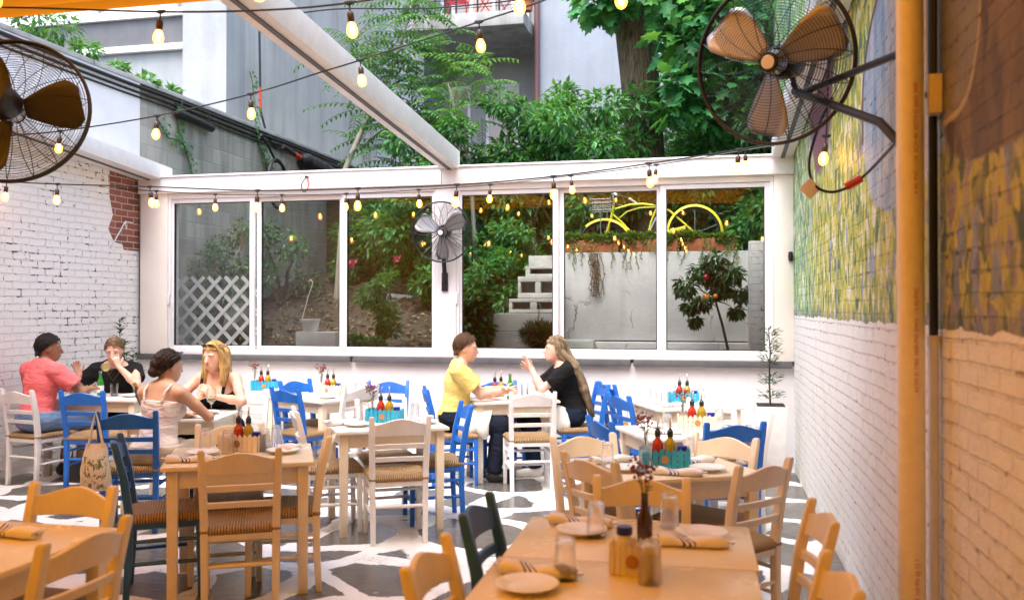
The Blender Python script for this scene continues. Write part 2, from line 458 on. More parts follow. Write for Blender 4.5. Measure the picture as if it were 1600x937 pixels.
def m_concrete(name, a, b, streaks=.5, crack=False, scale=1.2):
    m = NT(name); p = m.pos()
    big = m.noise(p, scale, 5, .65); fine = m.noise(p, 24, 5, .7)
    c = m.mix(m.ramp(big, [(.3, 0), (.72, 1)]), a, b)
    st = m.ramp(m.noise(m.mapping(p, (2.4, 2.4, .22)), 1.6, 5), [(.46, 0), (.72, streaks)])
    c = m.mix(st, c, [x * .55 for x in a]); c = m.mix(m.math('MULTIPLY', fine, .15), c, [x * .6 for x in a])
    h = m.math('ADD', m.math('MULTIPLY', fine, .5), big)
    if crack:
        vd = m.n('TexVoronoi', {'Vector': m.n('VectorMath', {0: p, 1: m.n('VectorMath', {0: m.noise(p, 3, 4, .6, out=1), 'Scale': .35}, operation='SCALE').outputs[0]}).outputs[0], 'Scale': 1.1}, feature='DISTANCE_TO_EDGE').outputs[0]
        ck = m.math('MULTIPLY', m.ramp(vd, [(.003, 1), (.011, 0)]), m.ramp(m.noise(p, 2.6, 3), [(.45, 0), (.6, 1)])); c = m.mix(m.math('MULTIPLY', ck, .7), c, (.06, .055, .05))
        h = m.math('SUBTRACT', h, ck)
    return m.done(m.bsdf(c, .8, normal=m.bump(h, .4, .02)))
M['concrete'] = m_concrete('grey_rendered_wall', (.40, .41, .395), (.52, .53, .51), .5)
M['pier'] = m_concrete('pale_rendered_pier', (.32, .345, .355), (.40, .42, .425), .35)
M['farwhite'] = m_concrete('pale_blue_white_render', (.27, .31, .37), (.34, .38, .44), .2)
M['balcony'] = m_concrete('stained_balcony_concrete', (.34, .34, .33), (.48, .48, .46), .9, scale=2.5)
M['recess'] = m_concrete('grey_recess_render', (.34, .34, .34), (.42, .42, .41), .2)
M['retain'] = m_concrete('whitewashed_concrete', (.40, .41, .42), (.56, .56, .56), .35, True)
M['oldconcrete'] = m_concrete('old_concrete_block', (.34, .34, .32), (.55, .55, .52), .3, scale=4)
M['darkband'] = m_concrete('dark_grey_band', (.10, .11, .12), (.16, .165, .175), .3)
M['darkglass'] = plain('dark_window_pane', (.05, .07, .08), .06)
M['paleglass'] = plain('pale_window_pane', (.42, .34, .28), .08)
def m_dirt():
    m = NT('leaf_littered_dirt'); p = m.pos()
    a = m.noise(p, 2.2, 5, .65); b = m.noise(p, 38, 5, .75)
    c = m.mix(b, (.012, .009, .006), (.085, .058, .038)); c = m.mix(m.ramp(a, [(.4, 0), (.7, .6)]), c, (.05, .04, .03))
    vd = m.n('TexVoronoi', {'Vector': m.n('VectorMath', {0: p, 1: m.noise(p, 12, 3, out=1)}).outputs[0], 'Scale': 26}).outputs
    c = m.mix(m.ramp(vd[0], [(.16, .45), (.22, 0)]), c, (.18, .125, .08))
    return m.done(m.bsdf(c, .95, normal=m.bump(b, .8, .03)))
M['dirt'] = m_dirt()
def m_bark():
    m = NT('ridged_bark'); p = m.pos()
    w = m.noise(m.mapping(p, (11, 11, 1.6)), 2, 5, .65, dist=.8); b = m.noise(p, 24, 4)
    c = m.mix(m.ramp(w, [(.35, 0), (.65, 1)]), (.030, .022, .012), (.17, .125, .065)); c = m.mix(m.ramp(m.noise(p, 2, 3), [(.5, 0), (.75, .5)]), c, (.09, .11, .03))
    return m.done(m.bsdf(c, .9, normal=m.bump(m.math('ADD', w, m.math('MULTIPLY', b, .3)), 1, .05)))
M['bark'] = m_bark()
M['palebark'] = plain('pale_bark', (.26, .24, .19), .85)
def m_leaf(name, a, b, trans=.35, rough=.42):
    m = NT(name); rn = m.n('NewGeometry').outputs['Random Per Island']
    c = m.mix(rn, a, b)
    d = m.bsdf(c, rough)
    t = m.n('BsdfTranslucent', {'Color': m.mix(.5, c, (.16, .34, .02))}).outputs[0]
    return m.done(m.n('MixShader', {0: trans, 1: d, 2: t}).outputs[0])
M['leaf'] = m_leaf('green_leaf', (.022, .11, .032), (.075, .27, .065))
M['leaf_light'] = m_leaf('light_green_leaf', (.045, .19, .04), (.15, .38, .07), .45)
M['leaf_maple'] = m_leaf('maple_leaf', (.028, .15, .06), (.085, .33, .10), .45)
M['leaf_dark'] = m_leaf('dark_glossy_leaf', (.012, .050, .018), (.04, .12, .04), .2, .35)
M['leaf_yellow'] = m_leaf('yellowish_trailing_leaf', (.09, .12, .02), (.20, .22, .04))
M['leaf_dead'] = m_leaf('dried_leaf', (.05, .032, .018), (.30, .215, .135), .2, .7)
M['pink'] = plain('pink_petal', (.70, .10, .20), .6)
M['orangefruit'] = plain('orange_fruit', (.85, .27, .02), .4)
def m_canopy():
    m = NT('orange_awning_fabric'); p = m.pos(); x, y, z = m.sep(p)
    n = m.noise(m.mapping(p, (3, 40, 3)), 3, 3)
    c = m.mix(n, (.54, .205, .007), (.60, .23, .010))
    t = m.n('BsdfTranslucent', {'Color': c}).outputs[0]
    d = m.n('BsdfDiffuse', {'Color': (.70, .20, .03)}).outputs[0]
    return m.done(m.n('MixShader', {0: .16, 1: t, 2: d}).outputs[0])
M['canopy'] = m_canopy()
def m_napkin():
    m = NT('napkin_with_blue_stripes'); o = m.obj(); x, y, z = m.sep(o)
    s = m.math('ADD', m.math('MULTIPLY', x, 1), m.math('MULTIPLY', y, .6))
    def stripe(c, w): return m.math('LESS_THAN', m.math('ABSOLUTE', m.math('SUBTRACT', s, c)), w)
    k = m.math('MAXIMUM', m.math('MAXIMUM', stripe(-.055, .004), stripe(-.038, .004)), stripe(-.021, .003))
    n = m.noise(m.mapping(o, (4, 30, 30)), 4, 3)
    c = m.mix(m.math('MULTIPLY', n, .25), (.80, .78, .76), (.58, .55, .55)); c = m.mix(k, c, (.03, .04, .20))
    return m.done(m.bsdf(c, .85, normal=m.bump(n, .5, .006)))
M['napkin'] = m_napkin()
def m_bulb():
    m = NT('lit_amber_bulb_glass')
    e = m.n('Emission', {'Color': (1, .34, .045), 'Strength': 1.0}).outputs[0]
    t = m.n('BsdfTransparent', {'Color': (1, .86, .62)}).outputs[0]
    return m.done(m.n('AddShader', {0: e, 1: t}).outputs[0])
M['bulb'] = m_bulb()
def m_fil():
    m = NT('glowing_filament')
    return m.done(m.n('Emission', {'Color': (1, .56, .17), 'Strength': 12}).outputs[0])
M['filament'] = m_fil()
M['socket'] = plain('brown_black_socket', (.045, .018, .008), .4)
M['rear_timber'] = plain('varnished_timber', (.30, .15, .06), .4)  # brown for the added rear wall, so it bounces less white light
M['fence_wood'] = m_concrete('dark_stained_fence_boards', (.050, .034, .016), (.10, .068, .030), .5, scale=3)  # brown of the awning's reflection in the panes, put into a surface colour
M['pvc'] = plain('white_pvc_pipe', (.78, .74, .66), .3)
M['redprint'] = plain('red_print', (.50, .12, .05), .6)
# ---------------------------------------------------------------- room shell
LX, RX, BY = -6.55, .81, 9.25          # left wall, right wall, window wall
RY0 = -3.2
def rail_z(y): return 3.10 + .073 * (BY - y)     # underside of the awning rails

mb = MB().add([(-9, RY0 - .3, 0), (RX + .3, RY0 - .3, 0), (RX + .3, BY + .12, 0), (-9, BY + .12, 0)], [(0, 1, 2, 3)])
tag(mb.build('floor', M['floor'], smooth=False), kind='structure')

# dirt bank behind the window wall, one sheet out to the far houses
def bank(x, y):
    t = min(1, max(0, (y - 9.6) / 5.0))
    left = 1.0 + 1.25 * t * t * (3 - 2 * t)
    if y > 14.6: left += .02 * (y - 14.6)
    s = min(1, max(0, (x + 2.0) / .5)) * (1 if y < 10.95 else 0)
    h = left * (1 - s) + 1.05 * s
    if x > -1.9 and y >= 10.95: h = max(h, 2.2)
    return h + .05 * math.sin(3.1 * x + 1.7 * y) + .04 * math.sin(7.3 * x - 5.1 * y) + .03 * math.sin(13 * x + 11 * y)
vs = []; fs = []
nx, ny = 70, 70
for j in range(ny + 1):
    y = BY + .13 + (j / ny) ** 1.6 * 30
    for i in range(nx + 1):
        x = -16 + 28 * i / nx
        vs.append((x, y, bank(x, y)))
for j in range(ny):
    for i in range(nx):
        a = j * (nx + 1) + i
        fs.append((a, a + 1, a + nx + 2, a + nx + 1))
tag(MB().add(vs, fs).build('garden_ground', M['dirt'], ang=180), kind='structure')

# left wall of painted brick, its top under the rail
w = thing('brick_wall', 'white painted brick wall with flaking paint beside the pink shirt diner', 'wall', (LX, 0, 0))
patch_poly = [(8.72, 2.86), (8.78, 2.66), (8.70, 2.50), (8.80, 2.36), (8.95, 2.34), (8.97, 2.28), (9.25, 2.28), (9.25, 3.30), (8.72, 3.34)]
top0 = [(RY0, 0), (BY, 0), (BY, rail_z(BY) + .1), (RY0, rail_z(RY0) + .1)]
MB().prism(top0, lambda a, b, t: (-.3 * t, a, b)).build('painted_brickwork', M['brick_left'], w)
MB().prism(patch_poly, lambda a, b, t: (.004 - .1 * t, a, b)).build('bare_brick_patch', M['brick_red'], w)
w = MB().prism([(RY0, rail_z(RY0) + .1), (BY + .05, rail_z(BY) + .1), (BY + .05, 4.27), (RY0, 4.27)], lambda a, b, t: (LX - .03 - .2 * t, a, b)).build('white_panel_wall', M['wallwhite'])
tag(w, 'smooth white panel rising above the left rail to the block wall top', 'wall')

# right wall
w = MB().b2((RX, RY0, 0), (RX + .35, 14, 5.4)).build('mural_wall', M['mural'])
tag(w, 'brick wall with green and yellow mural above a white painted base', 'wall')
# unseen wall added behind the viewer to keep white sky light off the chairs
w = MB().b2((LX - .3, RY0 - .3, 0), (RX + .35, RY0 - .004, 4.6)).build('rear_timber_wall', M['rear_timber'])
tag(w, 'varnished brown timber facade closing the courtyard behind the tables', 'wall')

# ---------------------------------------------------------------- window wall
ww = thing('window_wall', 'white window wall with six sliding panes facing the garden', 'wall', (0, BY, 0))
XL = LX; XR = RX
SILL, GB, GT, HEAD, TOP = 1.05, 1.185, 2.83, 2.94, 3.12
MB().b2((XL, 0, 0), (XR, .14, SILL)).build('low_wall', M['wallwhite'], ww)
mb = MB()
seams = [XL + .02, xb(552) - .01, xb(552) + .02, xb(988) - .015, xb(988) + .015, XR - .02]
for a, b in ((seams[0], seams[1]), (seams[2], seams[3]), (seams[4], seams[5])):
    mb.b2((a, -.07, SILL - .03), (b, .02, SILL + .035))
mb.build('ledge', M['ledge'], ww, bev=.005)
xs_ = xb(694)
MB().b2((XL + .05, -.10, HEAD), (xs_ - .003, .20, TOP)).build('header_beam', M['white'], ww, bev=.008)
MB().b2((xs_ + .003, -.10, HEAD), (XR - .002, .20, TOP)).build('header_beam', M['white'], ww, bev=.008)
MB().b2((XL + .05, -.12, TOP), (XR - .002, .22, TOP + .02)).build('flashing', M['frame'], ww, bev=.003)
px0, px1 = xb(265), xb(1209)
MB().b2((XL + .05, -.05, SILL + .036), (px0, .14, HEAD)).build('corner_post', M['beige'], ww, bev=.006)
MB().b2((px1, -.05, SILL + .036), (XR - .002, .14, HEAD)).build('corner_post', M['beige'], ww, bev=.006)
m0, m1 = xb(683), xb(714)
MB().b2((m0, -.04, SILL + .036), (m1, .14, HEAD)).build('centre_post', M['frame'], ww, bev=.006)
def sliding_set(x0, x1, cuts):
    """outer frame, then three sashes on two tracks"""
    mb = MB()
    t = .055
    mb.b2((x0, -.03, SILL + .036), (x1, .13, SILL + .085)); mb.b2((x0, -.03, HEAD - .06), (x1, .13, HEAD))
    mb.b2((x0, -.03, SILL + .085), (x0 + t * .55, .13, HEAD - .06)); mb.b2((x1 - t * .55, -.03, SILL + .085), (x1, .13, HEAD - .06))
    mb.build('track_frame', M['frame'], ww, bev=.004)
    for i in range(3):
        a, b = cuts[i]
        yy = (-.005, .035) if i % 2 == 0 else (.045, .085)
        st = .058
        zb, zt = SILL + .088, HEAD - .063
        s = MB()
        s.b2((a - st, yy[0], zb), (a, yy[1], zt)); s.b2((b, yy[0], zb), (b + st, yy[1], zt))
        s.b2((a, yy[0], zb), (b, yy[1], GB)); s.b2((a, yy[0], GT), (b, yy[1], zt))
        so = s.build('sash', M['frame'], ww, bev=.004)
        g = MB()
        for (p, q) in (((a, GB), (a + .009, GT)), ((b - .009, GB), (b, GT)), ((a + .009, GB), (b - .009, GB + .009)), ((a + .009, GT - .009), (b - .009, GT))):
            g.b2((p[0], yy[0] + .006, p[1]), (q[0], yy[1] - .006, q[1]))
        g.build('gasket', M['rubber'], so)
        ym = (yy[0] + yy[1]) / 2
        MB().add([(a, ym, GB), (b, ym, GB), (b, ym, GT), (a, ym, GT)], [(0, 1, 2, 3)]).build('pane', M['winglass'], so, smooth=False)
    return
L0 = [(xb(272), xb(390)), (xb(405), xb(528)), (xb(542), xb(675))]
R0 = [(xb(722), xb(864)), (xb(880), xb(1026)), (xb(1041), xb(1195))]
sliding_set(px0 + .002, m0 - .002, L0)
sliding_set(m1 + .002, px1 - .002, R0)
for u in (266, 716):
    x = xb(u) + (.012 if u < 300 else -.004)
    MB().b2((x - .012, -.06, 1.66), (x + .012, -.032, 1.78)).build('latch', M['frame'], ww, bev=.004)

# ---------------------------------------------------------------- awning rails and awning
def rail(name, x0, x1, y0, y1, h, label):
    r = thing(name, label, 'awning rail', (0, 0, 0))
    def fn(x, z, t):
        y = y0 + (y1 - y0) * t
        return (x, y, rail_z(y) + z)
    MB().prism([(x0, 0), (x1, 0), (x1, h), (x0, h)], fn).build('beam', M['white'], r, bev=.008)
    xm = (x0 + x1) / 2
    def fn2(x, z, t):
        y = y0 + .03 + (y1 - y0 - .06) * t
        return (x, y, rail_z(y) + z)
    MB().prism([(xm - .018, -.012), (xm + .018, -.012), (xm + .018, -.001), (xm - .018, -.001)], fn2).build('track_groove', M['ledge'], r)
    return r
rail('awning_rail', LX + .03, LX + .36, RY0, BY + .12, .17, 'white sloping rail capping the left brick wall')
rail('awning_rail', -2.83, -2.63, RY0, BY - .02, .20, 'white diagonal rail crossing above the middle of the courtyard')
rail('awning_rail', RX - .21, RX - .01, RY0, BY - .02, .20, 'white sloping rail along the mural wall behind the big fan')
# the awning: pleated fabric between the rails, gathered at its leading edge
def pleat_z(y):
    z = rail_z(y) + .075
    if y > 4.15: return z + .05 * math.sin((y - 4.15) / .62 * 2 * math.pi * 5) - .02
    return z + .02 * abs(math.sin(y * math.pi / .55)) 
aw = thing('awning', 'orange pleated awning drawn over the front tables', 'awning')
for xs_, sh in (((LX + .365, -4.6, -2.835), 0), ((-2.625, -1.0, RX - .215), .62)):
    vs = []; fs = []; ye = 4.15 - sh
    ys = [RY0 + i * .11 for i in range(int((ye - RY0) / .11))] + [ye + .0155 * i for i in range(41)]
    for y in ys:
        for x in xs_: vs.append((x, y, pleat_z(y + sh) + .073 * sh))
    for j in range(len(ys) - 1):
        for i in range(2):
            q = j * 3 + i; fs.append((q, q + 1, q + 4, q + 3))
    MB().add(vs, fs).build('fabric', M['canopy'], aw, ang=60)
mb = MB()
for y in (4.20, 4.79): mb.box(((LX + RX) / 2, y, rail_z(y) + .222), (RX - LX - .5, .035, .035))
mb.build('cross_bar', M['beige'], aw, bev=.004)

# ---------------------------------------------------------------- pipes on the right wall
pp = thing('drain_pipe', 'thick vertical plastic drain pipe with red print, nearest thing on the right', 'pipe', (.70, 3.42, 0))
MB().tube([(0, 0, 0), (0, 0, 3.7)], .046, 28).build('pipe_body', M['pvc'], pp)
def textmesh(body, size, mat, parent, loc, rotm, name='lettering', align='LEFT', ext=.0003, bold=False):
    cu = bpy.data.curves.new(name, 'FONT'); cu.body = body; cu.size = size; cu.align_x = align; cu.align_y = 'CENTER'; cu.extrude = ext; cu.resolution_u = 2
    if bold: cu.offset = size * .02
    tmp = bpy.data.objects.new('tmp_text', cu); COL.objects.link(tmp)
    bpy.context.view_layer.update()
    me = bpy.data.meshes.new_from_object(tmp.evaluated_get(bpy.context.evaluated_depsgraph_get()))
    bpy.data.objects.remove(tmp); bpy.data.curves.remove(cu)
    me.materials.clear(); me.materials.append(mat); me.name = name
    o = bpy.data.objects.new(name, me); COL.objects.link(o); o.parent = parent
    o.matrix_local = Matrix.Translation(loc) @ rotm.to_4x4()
    return o
# printed line faces the tables; letters run upwards
tc = Vector((-.70, -3.42, 0)).normalized()
ang = math.atan2(tc.y, tc.x) + R(24)
nrm = Vector((math.cos(ang), math.sin(ang), 0)); upv = Vector((0, 0, 1)); side = upv.cross(nrm)
rm = Matrix((upv, -side, nrm)).transposed()
for z0, s in ((.35, '4 IN  PVC-1120  SCH 40  PR 160 PSI @ 73 F'), (1.32, 'ASTM D 1785  NSF-PW DWV  / 4 IN PVC'), (2.02, '4 IN  PVC-1120  SCH 40  ASTM D 2665  NSF')):
    textmesh(s, .021, M['redprint'], pp, nrm * .0466 + Vector((0, 0, z0)), rm)
p2 = thing('thin_pipe', 'thin white pipe against the wall just behind the drain pipe', 'pipe', (.787, 3.47, 0))
MB().tube([(0, 0, 0), (0, 0, 1.50)], .018, 14).build('pipe_body', M['white'], p2)
MB().tube([(0, 0, 1.50), (0, 0, 3.6)], .016, 14).build('dark_upper_pipe', M['conduit'], p2)
MB().tube([(0, 0, 1.48), (0, 0, 1.52)], .024, 14).build('coupling', M['white'], p2)
jb = thing('junction_box', 'small beige electrical box on the wall behind the drain pipe', 'electrical box', (.782, 3.43, 2.38))
MB().box((0, 0, 0), (.045, .06, .14)).build('box_body', M['cream'], jb, bev=.005)
MB().box((-.027, 0, .0), (.004, .01, .02)).build('switch', M['black'], jb)
MB().tube([(0, 0, .07), (.005, 0, 1.2)], .012, 10).build('conduit', M['conduit'], jb)

# small black hook on the post by the mural
tag(MB().lathe([(0, -.05), (.02, -.045), (.024, 0), (.02, .045), (0, .05)], 12, Matrix.Translation((RX - .035, BY - .07, at(1242, 400, BY - .07).z))).build('alarm_sounder', M['black']), 'small black oval fitting on the post beside the mural edge', 'fitting')

# ---------------------------------------------------------------- block wall, pipes and ivy
bw = thing('block_wall', 'weathered grey concrete block wall beyond the left of the windows', 'wall', (-6.6, 0, 0))
MB().b2((-.22, BY + .06, .6), (0, 19, 4.25)).build('blockwork', M['block'], bw)
MB().b2((-.26, RY0, 4.272), (.03, 19, 4.33)).build('coping', M['oldconcrete'], bw, bev=.01)
cd = thing('wall_conduit', 'bundle of black conduits running along the block wall top', 'pipe')
for dz, dx, r in ((4.22, .035, .022), (4.155, .03, .016), (4.10, .028, .013)):
    MB().tube([(-6.6 + dx, 6.0 + i * 1.0, dz + .008 * math.sin(i * 1.9)) for i in range(14)], r, 8).build('conduit', M['conduit'], cd)
c0 = at(300, 170, 10.4)
bx = thing('splice_case', 'black cable splice case hung from the conduits on the block wall', 'cable box', (-6.52, 10.35, 4.0))
MB().tube([(0, -.42, .06), (0, -.38, .06), (0, .4, .02), (0, .44, .02)], [.03, .055, .055, .03], 12).build('case_body', M['black'], bx)
MB().tube([(.02, -.35, .05), (.02, -.3, .24)], .008, 6).build('strap', M['rubber'], bx); MB().tube([(.02, .3, .05), (.02, .3, .24)], .008, 6).build('strap', M['rubber'], bx)
p = at(478, 243, 13.6)
bx = thing('cable_coupler', 'fat ribbed black cable coupler beside the coiled cable', 'cable box', (-6.47, 13.9, 3.98))
pr = []
for i in range(13):
    t = i / 12; pr.append((0, -.55 + 1.1 * t, .05 - .10 * t))
MB().tube(pr, [.05, .13, .14, .12, .145, .12, .145, .12, .15, .15, .15, .15, .09], 16).build('coupler_body', M['black'], bx)
MB().tube([(0, -1.2, .14), (0, -.85, .09), (0, -.52, .05)], .035, 10).build('cable_tail', M['rubber'], bx)
MB().tube([(0, -.80, .085), (0, -.62, .06)], .042, 10).build('tape_band', M['redtape'], bx)
cc = thing('coiled_cable', 'coil of black cable hanging on the grey block wall', 'cable', (-6.5, 12.55, 3.52))
pts = []
for i in range(74):
    a = i / 24 * 2 * math.pi
    pts.append((.02 * i / 72, .30 * math.sin(a), .36 * math.cos(a) + .02 * math.sin(i)))
MB().tube(pts, .022, 8).build('coil', M['rubber'], cc)
MB().tube([(0, -.05, .36), (0, -.3, .55), (0, -.5, .66)], .02, 8).build('cable_tail', M['rubber'], cc)
dw = thing('hanging_cable', 'black cable with red tape hanging down the grey rendered house', 'cable', (-6.62, 12.3, 4.1))
MB().tube([(.06, .35, -.02), (.03, .1, .15), (-.02, 0, .5), (-.05, 0, 2.2), (-.05, -.02, 4.6)], .017, 8).build('cable', M['rubber'], dw)
MB().tube([(-.022, 0, .52), (-.03, 0, .85)], .022, 8).build('tape_band', M['redtape'], dw)

# ---------------------------------------------------------------- grey house on the left
CX, CY = -7.0, 11.9
h = thing('grey_house', 'grey rendered house with a pale corner pier above the block wall', 'building', (CX, CY, 0))
MB().b2((-9, .30, 0), (-.7, 9.6, 10)).build('rendered_wall', M['pier'], h)
MB().b2((-.69, .56, 0), (0, 9.6, 10)).build('side_wall', M['concrete'], h)
MB().b2((-.70, .0, 0), (.02, .555, 10)).build('corner_pier', M['pier'], h)
def hz(u, v): return at(u, v, CY).z
zl = hz(290, 60)
MB().b2((-9, .20, zl - .07), (-.70, .297, zl + .03)).build('ledge', M['white'], h, bev=.01)
MB().b2((-9, .24, zl + .03), (-.70, .298, zl + .44)).build('dark_band', M['darkband'], h)
MB().b2((-9, .18, zl + .44), (-.70, .296, zl + .56)).build('window_sill', M['white'], h, bev=.01)
for x0, x1 in ((-5.0, -3.75), (-3.6, -2.35), (-2.2, -.95)):
    f = MB()
    zb = zl + .565
    f.b2((x0, .20, zb), (x0 + .1, .292, zb + 1.6)); f.b2((x1 - .1, .20, zb), (x1, .292, zb + 1.6)); f.b2((x0 + .1, .20, zb), (x1 - .1, .292, zb + .1)); f.b2((x0 + .1, .20, zb + 1.5), (x1 - .1, .292, zb + 1.6))
    wo = f.build('window_frame', M['white'], h, bev=.006)
    MB().b2((x0 + .1, .25, zb + .1), (x1 - .1, .285, zb + 1.5)).build('pane', M['darkglass'], wo)

# ---------------------------------------------------------------- far house with balcony
FY = 18.0
fh = thing('far_house', 'pale blue white house with a concrete balcony behind the trees', 'building', (0, FY, 0))
def fx(u): return at(u, 480, FY).x
def fz(v, u=750): return at(u, v, FY).z
bxl, bxr = fx(662), fx(836)
MB().b2((fx(480), 0, 0), (bxl, 4, 13)).build('wall', M['farwhite'], fh)
MB().b2((bxr, 0, 0), (fx(1230) + 3, 4, 13)).build('wall', M['farwhite'], fh)
MB().b2((bxl, 1.3, 0), (bxr, 4, 13)).build('recess_wall', M['recess'], fh)
zt, zb = fz(40), fz(62)
MB().b2((bxl + .003, -.9, zb), (bxr - .05, 1.297, zt)).build('balcony_slab', M['balcony'], fh, bev=.02)
MB().b2((bxl + .003, -.02, zb - 3.0), (bxr - .003, 1.297, zb - 2.75)).build('lower_slab', M['balcony'], fh, bev=.02)
for u0, u1 in ((704, 736), (760, 812)):
    a, b = at(u0, 480, FY + 1.3).x, at(u1, 480, FY + 1.3).x
    zd0, zd1 = zb - 2.74, zb - .62
    f = MB(); t = .07
    f.b2((a, 1.24, zd0), (a + t, 1.297, zd1)); f.b2((b - t, 1.24, zd0), (b, 1.297, zd1)); f.b2((a + t, 1.24, zd1 - t), (b - t, 1.297, zd1))
    dd = f.build('door_frame', M['frame'], fh, bev=.005)
    MB().b2((a + t, 1.26, zd0), (b - t, 1.29, zd1 - t)).build('pane', M['paleglass'], dd)
for u0, u1 in ((690, 712), (735, 775), (800, 828)):
    a, b = at(u0, 480, FY + 1.3).x, at(u1, 480, FY + 1.3).x
    dd = MB().b2((a, 1.22, zt), (b, 1.297, zt + 2.2)).build('balcony_door', M['frame'], fh, bev=.005)
    MB().b2((a + .08, 1.2, zt + .1), (b - .08, 1.219, zt + 2.1)).build('pane', M['darkglass'] if u0 != 735 else M['paleglass'], dd)
rl = MB()
x0, x1 = bxl + .06, bxr - .12
for i in range(6):
    x = x0 + (x1 - x0) * i / 5
    rl.tube([(x, -.82, zt), (x, -.82, zt + 1.05)], .02, 6)
for q in range(6): rl.tube([(x0, -.82, zt + .12 + q * .18), (x1, -.82, zt + .12 + q * .18)], .008, 5)
rl.build('balcony_railing', M['conduit'], fh)
MB().tube([(bxr + .06, -.1, 0), (bxr + .06, -.1, 12)], .06, 10).build('downpipe', plain('rusty_downpipe', (.14, .07, .07), .6), fh)
def folding_chair():
    t = thing('folding_chair', 'x', 'chair')
    for s in (-1, 1):
        MB().tube([(s * .2, -.22, 0), (s * .2, .16, .46)], .012, 6).build('leg', M['red'], t)
        MB().tube([(s * .2, .22, 0), (s * .2, -.2, .5), (s * .2, -.26, .86)], .012, 6).build('leg', M['red'], t)
    s = MB()
    for i in range(6): s.box((0, -.18 + .07 * i, .46), (.40, .055, .018))
    s.build('seat', M['red'], t)
    s = MB()
    for i in range(2): s.box((0, -.245 - .01 * i, .72 + .09 * i), (.40, .015, .07))
    s.build('backrest', M['red'], t)
    return t
cxz = zt + .002
inst('folding', folding_chair, (at(714, 30, FY - .3).x, FY - .3, cxz), R(180), 'red slatted folding chair on the balcony left of the round table', 'red folding chairs on the balcony')
inst('folding', folding_chair, (at(797, 30, FY - .35).x, FY - .35, cxz), R(140), 'red slatted folding chair on the balcony right of the round table', 'red folding chairs on the balcony')
bt = thing('bistro_table', 'round red bistro table with crossed legs on the far balcony', 'table', (at(756, 20, FY - .3).x, FY - .3, cxz))
MB().lathe([(0, .70), (.33, .70), (.34, .715), (.33, .73), (0, .73)], 24).build('table_top', M['red'], bt)
for s in (-1, 1):
    MB().tube([(s * .26, -.1, 0), (-s * .24, -.1, .70)], .012, 6).build('leg', M['red'], bt); MB().tube([(s * .26, .1, 0), (-s * .24, .1, .70)], .012, 6).build('leg', M['red'], bt)
fp = thing('flower_pot', 'terracotta flower pot on the right end of the balcony', 'pot', (at(824, 40, FY - .7).x, FY - .72, zt + .001))
MB().lathe([(.10, 0), (.13, .2), (.15, .2), (.15, .26), (.125, .26), (.12, .2), (0, .2)], 16).build('pot_body', M['terracotta'], fp)
# ---------------------------------------------------------------- garden behind the glass
rw = thing('retaining_wall', 'cracked whitewashed concrete retaining wall under the yellow bicycle', 'wall', (0, 10.9, 0))
rx0, rx1 = at(872, 480, 10.9).x, RX - .003
ztop = at(1000, 393, 10.9).z
MB().b2((rx0, 0, 1.22), (rx1, .3, ztop)).build('wall_face', M['retain'], rw, bev=.012)
MB().b2((rx0 - .25, -.12, .9), (rx1, .28, 1.205)).build('footing', M['retain'], rw, bev=.015)
# brick stub at right
st = MB().b2((at(1170, 480, 10.0).x, 9.95, .9), (RX - .003, 10.15, at(1180, 376, 10).z)).build('brick_pillar', M['brick_rear'], bev=.01)
tag(st, 'white painted brick pillar behind the rightmost pane', 'pillar')

def leaf_quads(mb, p, d, n, L, W, fold=.25, mi=0):
    """one leaf: pointed rhombus folded along its midrib"""
    d = d.normalized(); s = d.cross(n)
    if s.length < 1e-4: s = d.orthogonal()
    s.normalize(); nn = s.cross(d).normalized()
    a = p; b = p + d * (L * .45) + s * (W / 2) + nn * (W * fold); c = p + d * L - nn * (L * .08); e = p + d * (L * .45) - s * (W / 2) + nn * (W * fold)
    m_ = p + d * (L * .5)
    mb.add([a, b, c, e, m_], [(0, 1, 4), (1, 2, 4), (2, 3, 4), (3, 0, 4)], mi)
def maple_leaf(mb, p, d, n, L, mi=0):
    d = d.normalized(); s = d.cross(n)
    if s.length < 1e-4: s = d.orthogonal()
    s.normalize(); nn = s.cross(d).normalized()
    prof = [(0, 0), (-.08, .42), (.22, .30), (.38, .60), (.5, .28), (.72, .34), (.74, .14), (1, 0)]
    left = [p + d * (L * y) + s * (L * x * .8) - nn * (L * .25 * x * x + .1 * L * max(0, y) ** 2) for y, x in prof]
    right = [p + d * (L * y) - s * (L * x * .8) - nn * (L * .25 * x * x + .1 * L * max(0, y) ** 2) for y, x in prof[1:-1]]
    vs = left + right[::-1]
    mb.add(vs + [p + d * L * .4], [(i, (i + 1) % len(vs), len(vs)) for i in range(len(vs))], mi)
def rv(r): return Vector((r.uniform(-1, 1), r.uniform(-1, 1), r.uniform(-1, 1)))
def cluster_crown(name, mat, parent, clumps, per, L, W, seed, droop=.35, maple=False, two=None):
    r = random.Random(seed); mb = MB()
    for (c, rad) in clumps:
        c = Vector(c)
        for i in range(int(per * rad * rad * 4 + per * .3)):
            q = rv(r)
            while q.length > 1 or q.length < .25: q = rv(r)
            q = Vector((q.x * rad, q.y * rad, q.z * rad * .75))
            d = (q * (1.2 / max(rad, .1)) + rv(r) * .7 + Vector((0, 0, -droop)))
            n = Vector((0, 0, 1)) + rv(r) * .5
            l = L * r.uniform(.6, 1.2)
            mi = 1 if (two and r.random() < two) else 0
            if maple: maple_leaf(mb, c + q, d, n, l, mi)
            else: leaf_quads(mb, c + q, d, n, l, l * W, .2, mi)
    return mb.build(name, mat, parent, smooth=False)
